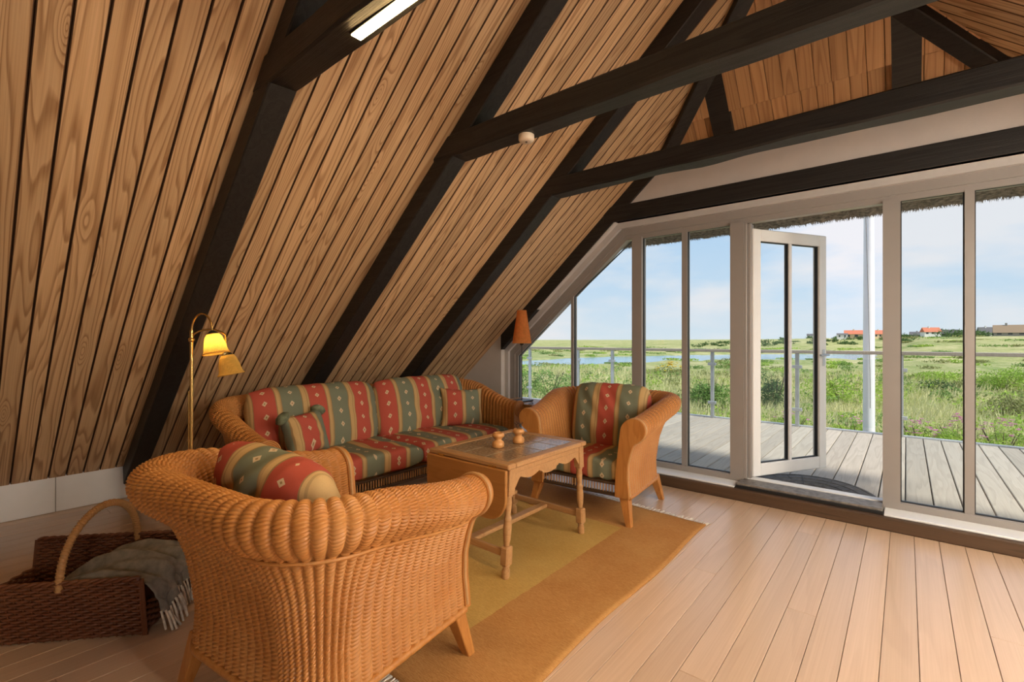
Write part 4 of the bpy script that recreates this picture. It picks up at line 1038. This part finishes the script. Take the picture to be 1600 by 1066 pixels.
for k, (a, b, c2, d2, lab) in enumerate(rs):
    bush('rose_bush', a, b, c2, d2, 'leaf_lime', 'pink flowering dune rose bush by the deck edge, ' + lab, 'rose bush', n=1900, leaf=.032, flowers=('petal', 26 if k in (1, 2, 3) else 9, .05), seed=60 + k, zref=-1.35, group='dune roses by the deck')
# low scrub too dense to count
Vs_, Fs_ = {}, {}
for mk in ('leaf_lime', 'leaf_green', 'leaf_olive'):
    Va = []; Fa = []; cnt = 0; rr = np.random.default_rng(hash(mk) % 1000 if False else {'leaf_lime': 3, 'leaf_green': 4, 'leaf_olive': 5}[mk])
    for k in range(380):
        ra_ = math.exp(rr.uniform(math.log(10.5), math.log(330))); a = math.radians(rr.uniform(-55, 30)); x_, y_ = ra_ * math.sin(a), ra_ * math.cos(a)
        if y_ < 9.2: continue
        zg = float(ground_z(np.array(x_), np.array(y_)))
        if zg < -4.9: continue
        s_ = rr.uniform(.35, .9) * (1 + ra_ * .008); hh_ = min(.5, .22 + .004 * ra_) if ra_ < 25 else rr.uniform(.3, .7)
        V, F = leaf_cloud(130, s_ * (1 + .006 * ra_), s_, hh_, .035 + .0016 * ra_, int(rr.integers(1e6)), lobes=3); V += np.array([x_, y_, zg - .02]); Va.append(V); Fa.append(F + cnt); cnt += len(V)
    me = bpy.data.meshes.new('scrub'); fast_mesh(me, np.concatenate(Va), np.concatenate(Fa)); me.materials.append(M[mk])
    tag(place('scrub', me), {'leaf_lime': 'scattered lime green low scrub across the meadow', 'leaf_green': 'scattered mid green low scrub across the meadow', 'leaf_olive': 'scattered olive low scrub across the meadow'}[mk], 'scrub', kind='stuff')

# flagpole
fp = empty('flagpole', (-.40, 8.25, -1.6)); tag(fp, 'tall white flagpole standing just beyond the deck edge', 'flagpole')
MB().tube([(0, 0, 0), (0, 0, 3.0), (0, 0, 9.0)], [.075, .066, .038], 20).build('pole', M['white'], fp)
MB().tube([(-.045, -.10, 8.6), (-.055, -.10, 5.5), (.0, -.095, 3.4), (.02, -.095, 2.2), (.02, -.085, 1.9)], .0035, 5).build('halyard', M['wool'], fp)

# distant houses on the ridge
M['h_red'] = m_plain('red_tiles', (.55, .17, .09), .8); M['h_cream'] = m_plain('cream_render', (.72, .55, .33), .8); M['h_white'] = m_plain('white_render', (.75, .73, .70), .8)
M['h_thatch'] = m_plain('brown_thatch', (.32, .22, .14), .9); M['h_dark'] = m_plain('dark_roof', (.13, .12, .125), .8); M['h_win'] = m_plain('dark_window', (.06, .07, .08), .2); M['h_wood'] = m_plain('grey_boards', (.30, .27, .25), .8)
def house(px_, yb_, wpx, hw, hr, dist, wall, roof, lab, rz=0.0, wins=3):
    d = dist; r_ = (px_ - 800) / FPX * d; x_ = -math.sin(YAW) * d + math.cos(YAW) * r_; y_ = math.cos(YAW) * d + math.sin(YAW) * r_
    zg = float(ground_z(np.array(x_), np.array(y_))) + 1.0; k = d / FPX; W_ = wpx * k / 2; Hw = hw * k; Hr = hr * k; D_ = W_ * .5
    o = empty('house', (x_, y_, zg), rz + math.atan2(-x_, y_)); tag(o, lab, 'house')
    MB().box(-W_, W_, -D_, D_, -4, Hw).build('wall', M[wall], o)
    MB().prism([(-D_ * 1.2, Hw - .1), (0, Hw + Hr), (D_ * 1.2, Hw - .1)], -W_ * 1.06, W_ * 1.06, 'x').build('roof', M[roof], o)
    for i in range(wins):
        cx_ = -W_ + 2 * W_ * (i + .5) / wins; MB().box(cx_ - W_ * .14, cx_ + W_ * .14, -D_ - .06, -D_ + .02, Hw * .35, Hw * .85).build('window', M['h_win'], o)
    MB().box(-W_ * .3, -W_ * .3 + W_ * .14, -.4, .4, Hw + Hr * .4, Hw + Hr * 1.25).build('chimney', M[wall], o)
house(1338, 531, 30, 7, 6, 330, 'h_cream', 'h_red', 'cream house with orange-red roof on the ridge left of the flagpole')
house(1374, 529, 16, 6, 6, 335, 'h_cream', 'h_red', 'red-roofed house partly behind the wide mullion on the ridge', .3)
house(1316, 531, 14, 6, 2, 325, 'h_white', 'h_dark', 'small white flat-roofed house at the left end of the ridge houses', 0, 2)
house(1454, 528, 22, 5, 7, 262, 'h_white', 'h_red', 'white house with steep red roof on the ridge right of the wide mullion', .5)
house(1476, 527, 30, 4, 6, 275, 'h_wood', 'h_dark', 'long dark-roofed house beside the steep red-roofed one', -.2)
house(1436, 526, 22, 3, 5, 280, 'h_wood', 'h_dark', 'low grey house at the left of the steep red-roofed one', .1)
house(1578, 533, 36, 5, 12, 235, 'h_wood', 'h_thatch', 'brown thatched farmhouse on the ridge in the rightmost pane', .05)
house(1588, 520, 40, 4, 5, 268, 'h_wood', 'h_dark', 'dark-roofed house behind the thatched farmhouse', 0)
house(1543, 526, 22, 5, 8, 262, 'h_white', 'h_dark', 'grey house left of the thatched farmhouse', .3, 2)
house(1266, 527, 9, 4, 3, 380, 'h_white', 'h_dark', 'tiny white house on the ridge seen through the door glass', 0, 2)
# trees on the ridge (a distant belt nobody could count)
Va = []; Fa = []; cnt = 0; rr = np.random.default_rng(77)
for k in range(170):
    px_ = rr.choice([rr.uniform(1090, 1300), rr.uniform(1380, 1420), rr.uniform(1480, 1540), rr.uniform(1600, 1800), rr.uniform(1300, 1420)]); d = rr.uniform(285, 390) if px_ < 1410 else rr.uniform(240, 300)
    r_ = (px_ - 800) / FPX * d; x_ = -math.sin(YAW) * d + math.cos(YAW) * r_; y_ = math.cos(YAW) * d + math.sin(YAW) * r_; zg = float(ground_z(np.array(x_), np.array(y_)))
    big_ = 1.5 if 1480 < px_ < 1540 else .8
    V, F = leaf_cloud(120, rr.uniform(2, 4.5) * big_, 3, rr.uniform(1.2, 3.2) * big_, .55, int(rr.integers(1e6)), lobes=4); V += np.array([x_, y_, zg - .2]); Va.append(V); Fa.append(F + cnt); cnt += len(V)
me = bpy.data.meshes.new('treeline'); fast_mesh(me, np.concatenate(Va), np.concatenate(Fa)); me.materials.append(M['leaf_dark'])
tag(place('treeline', me), 'distant belt of dark trees along the ridge', 'trees', kind='stuff')
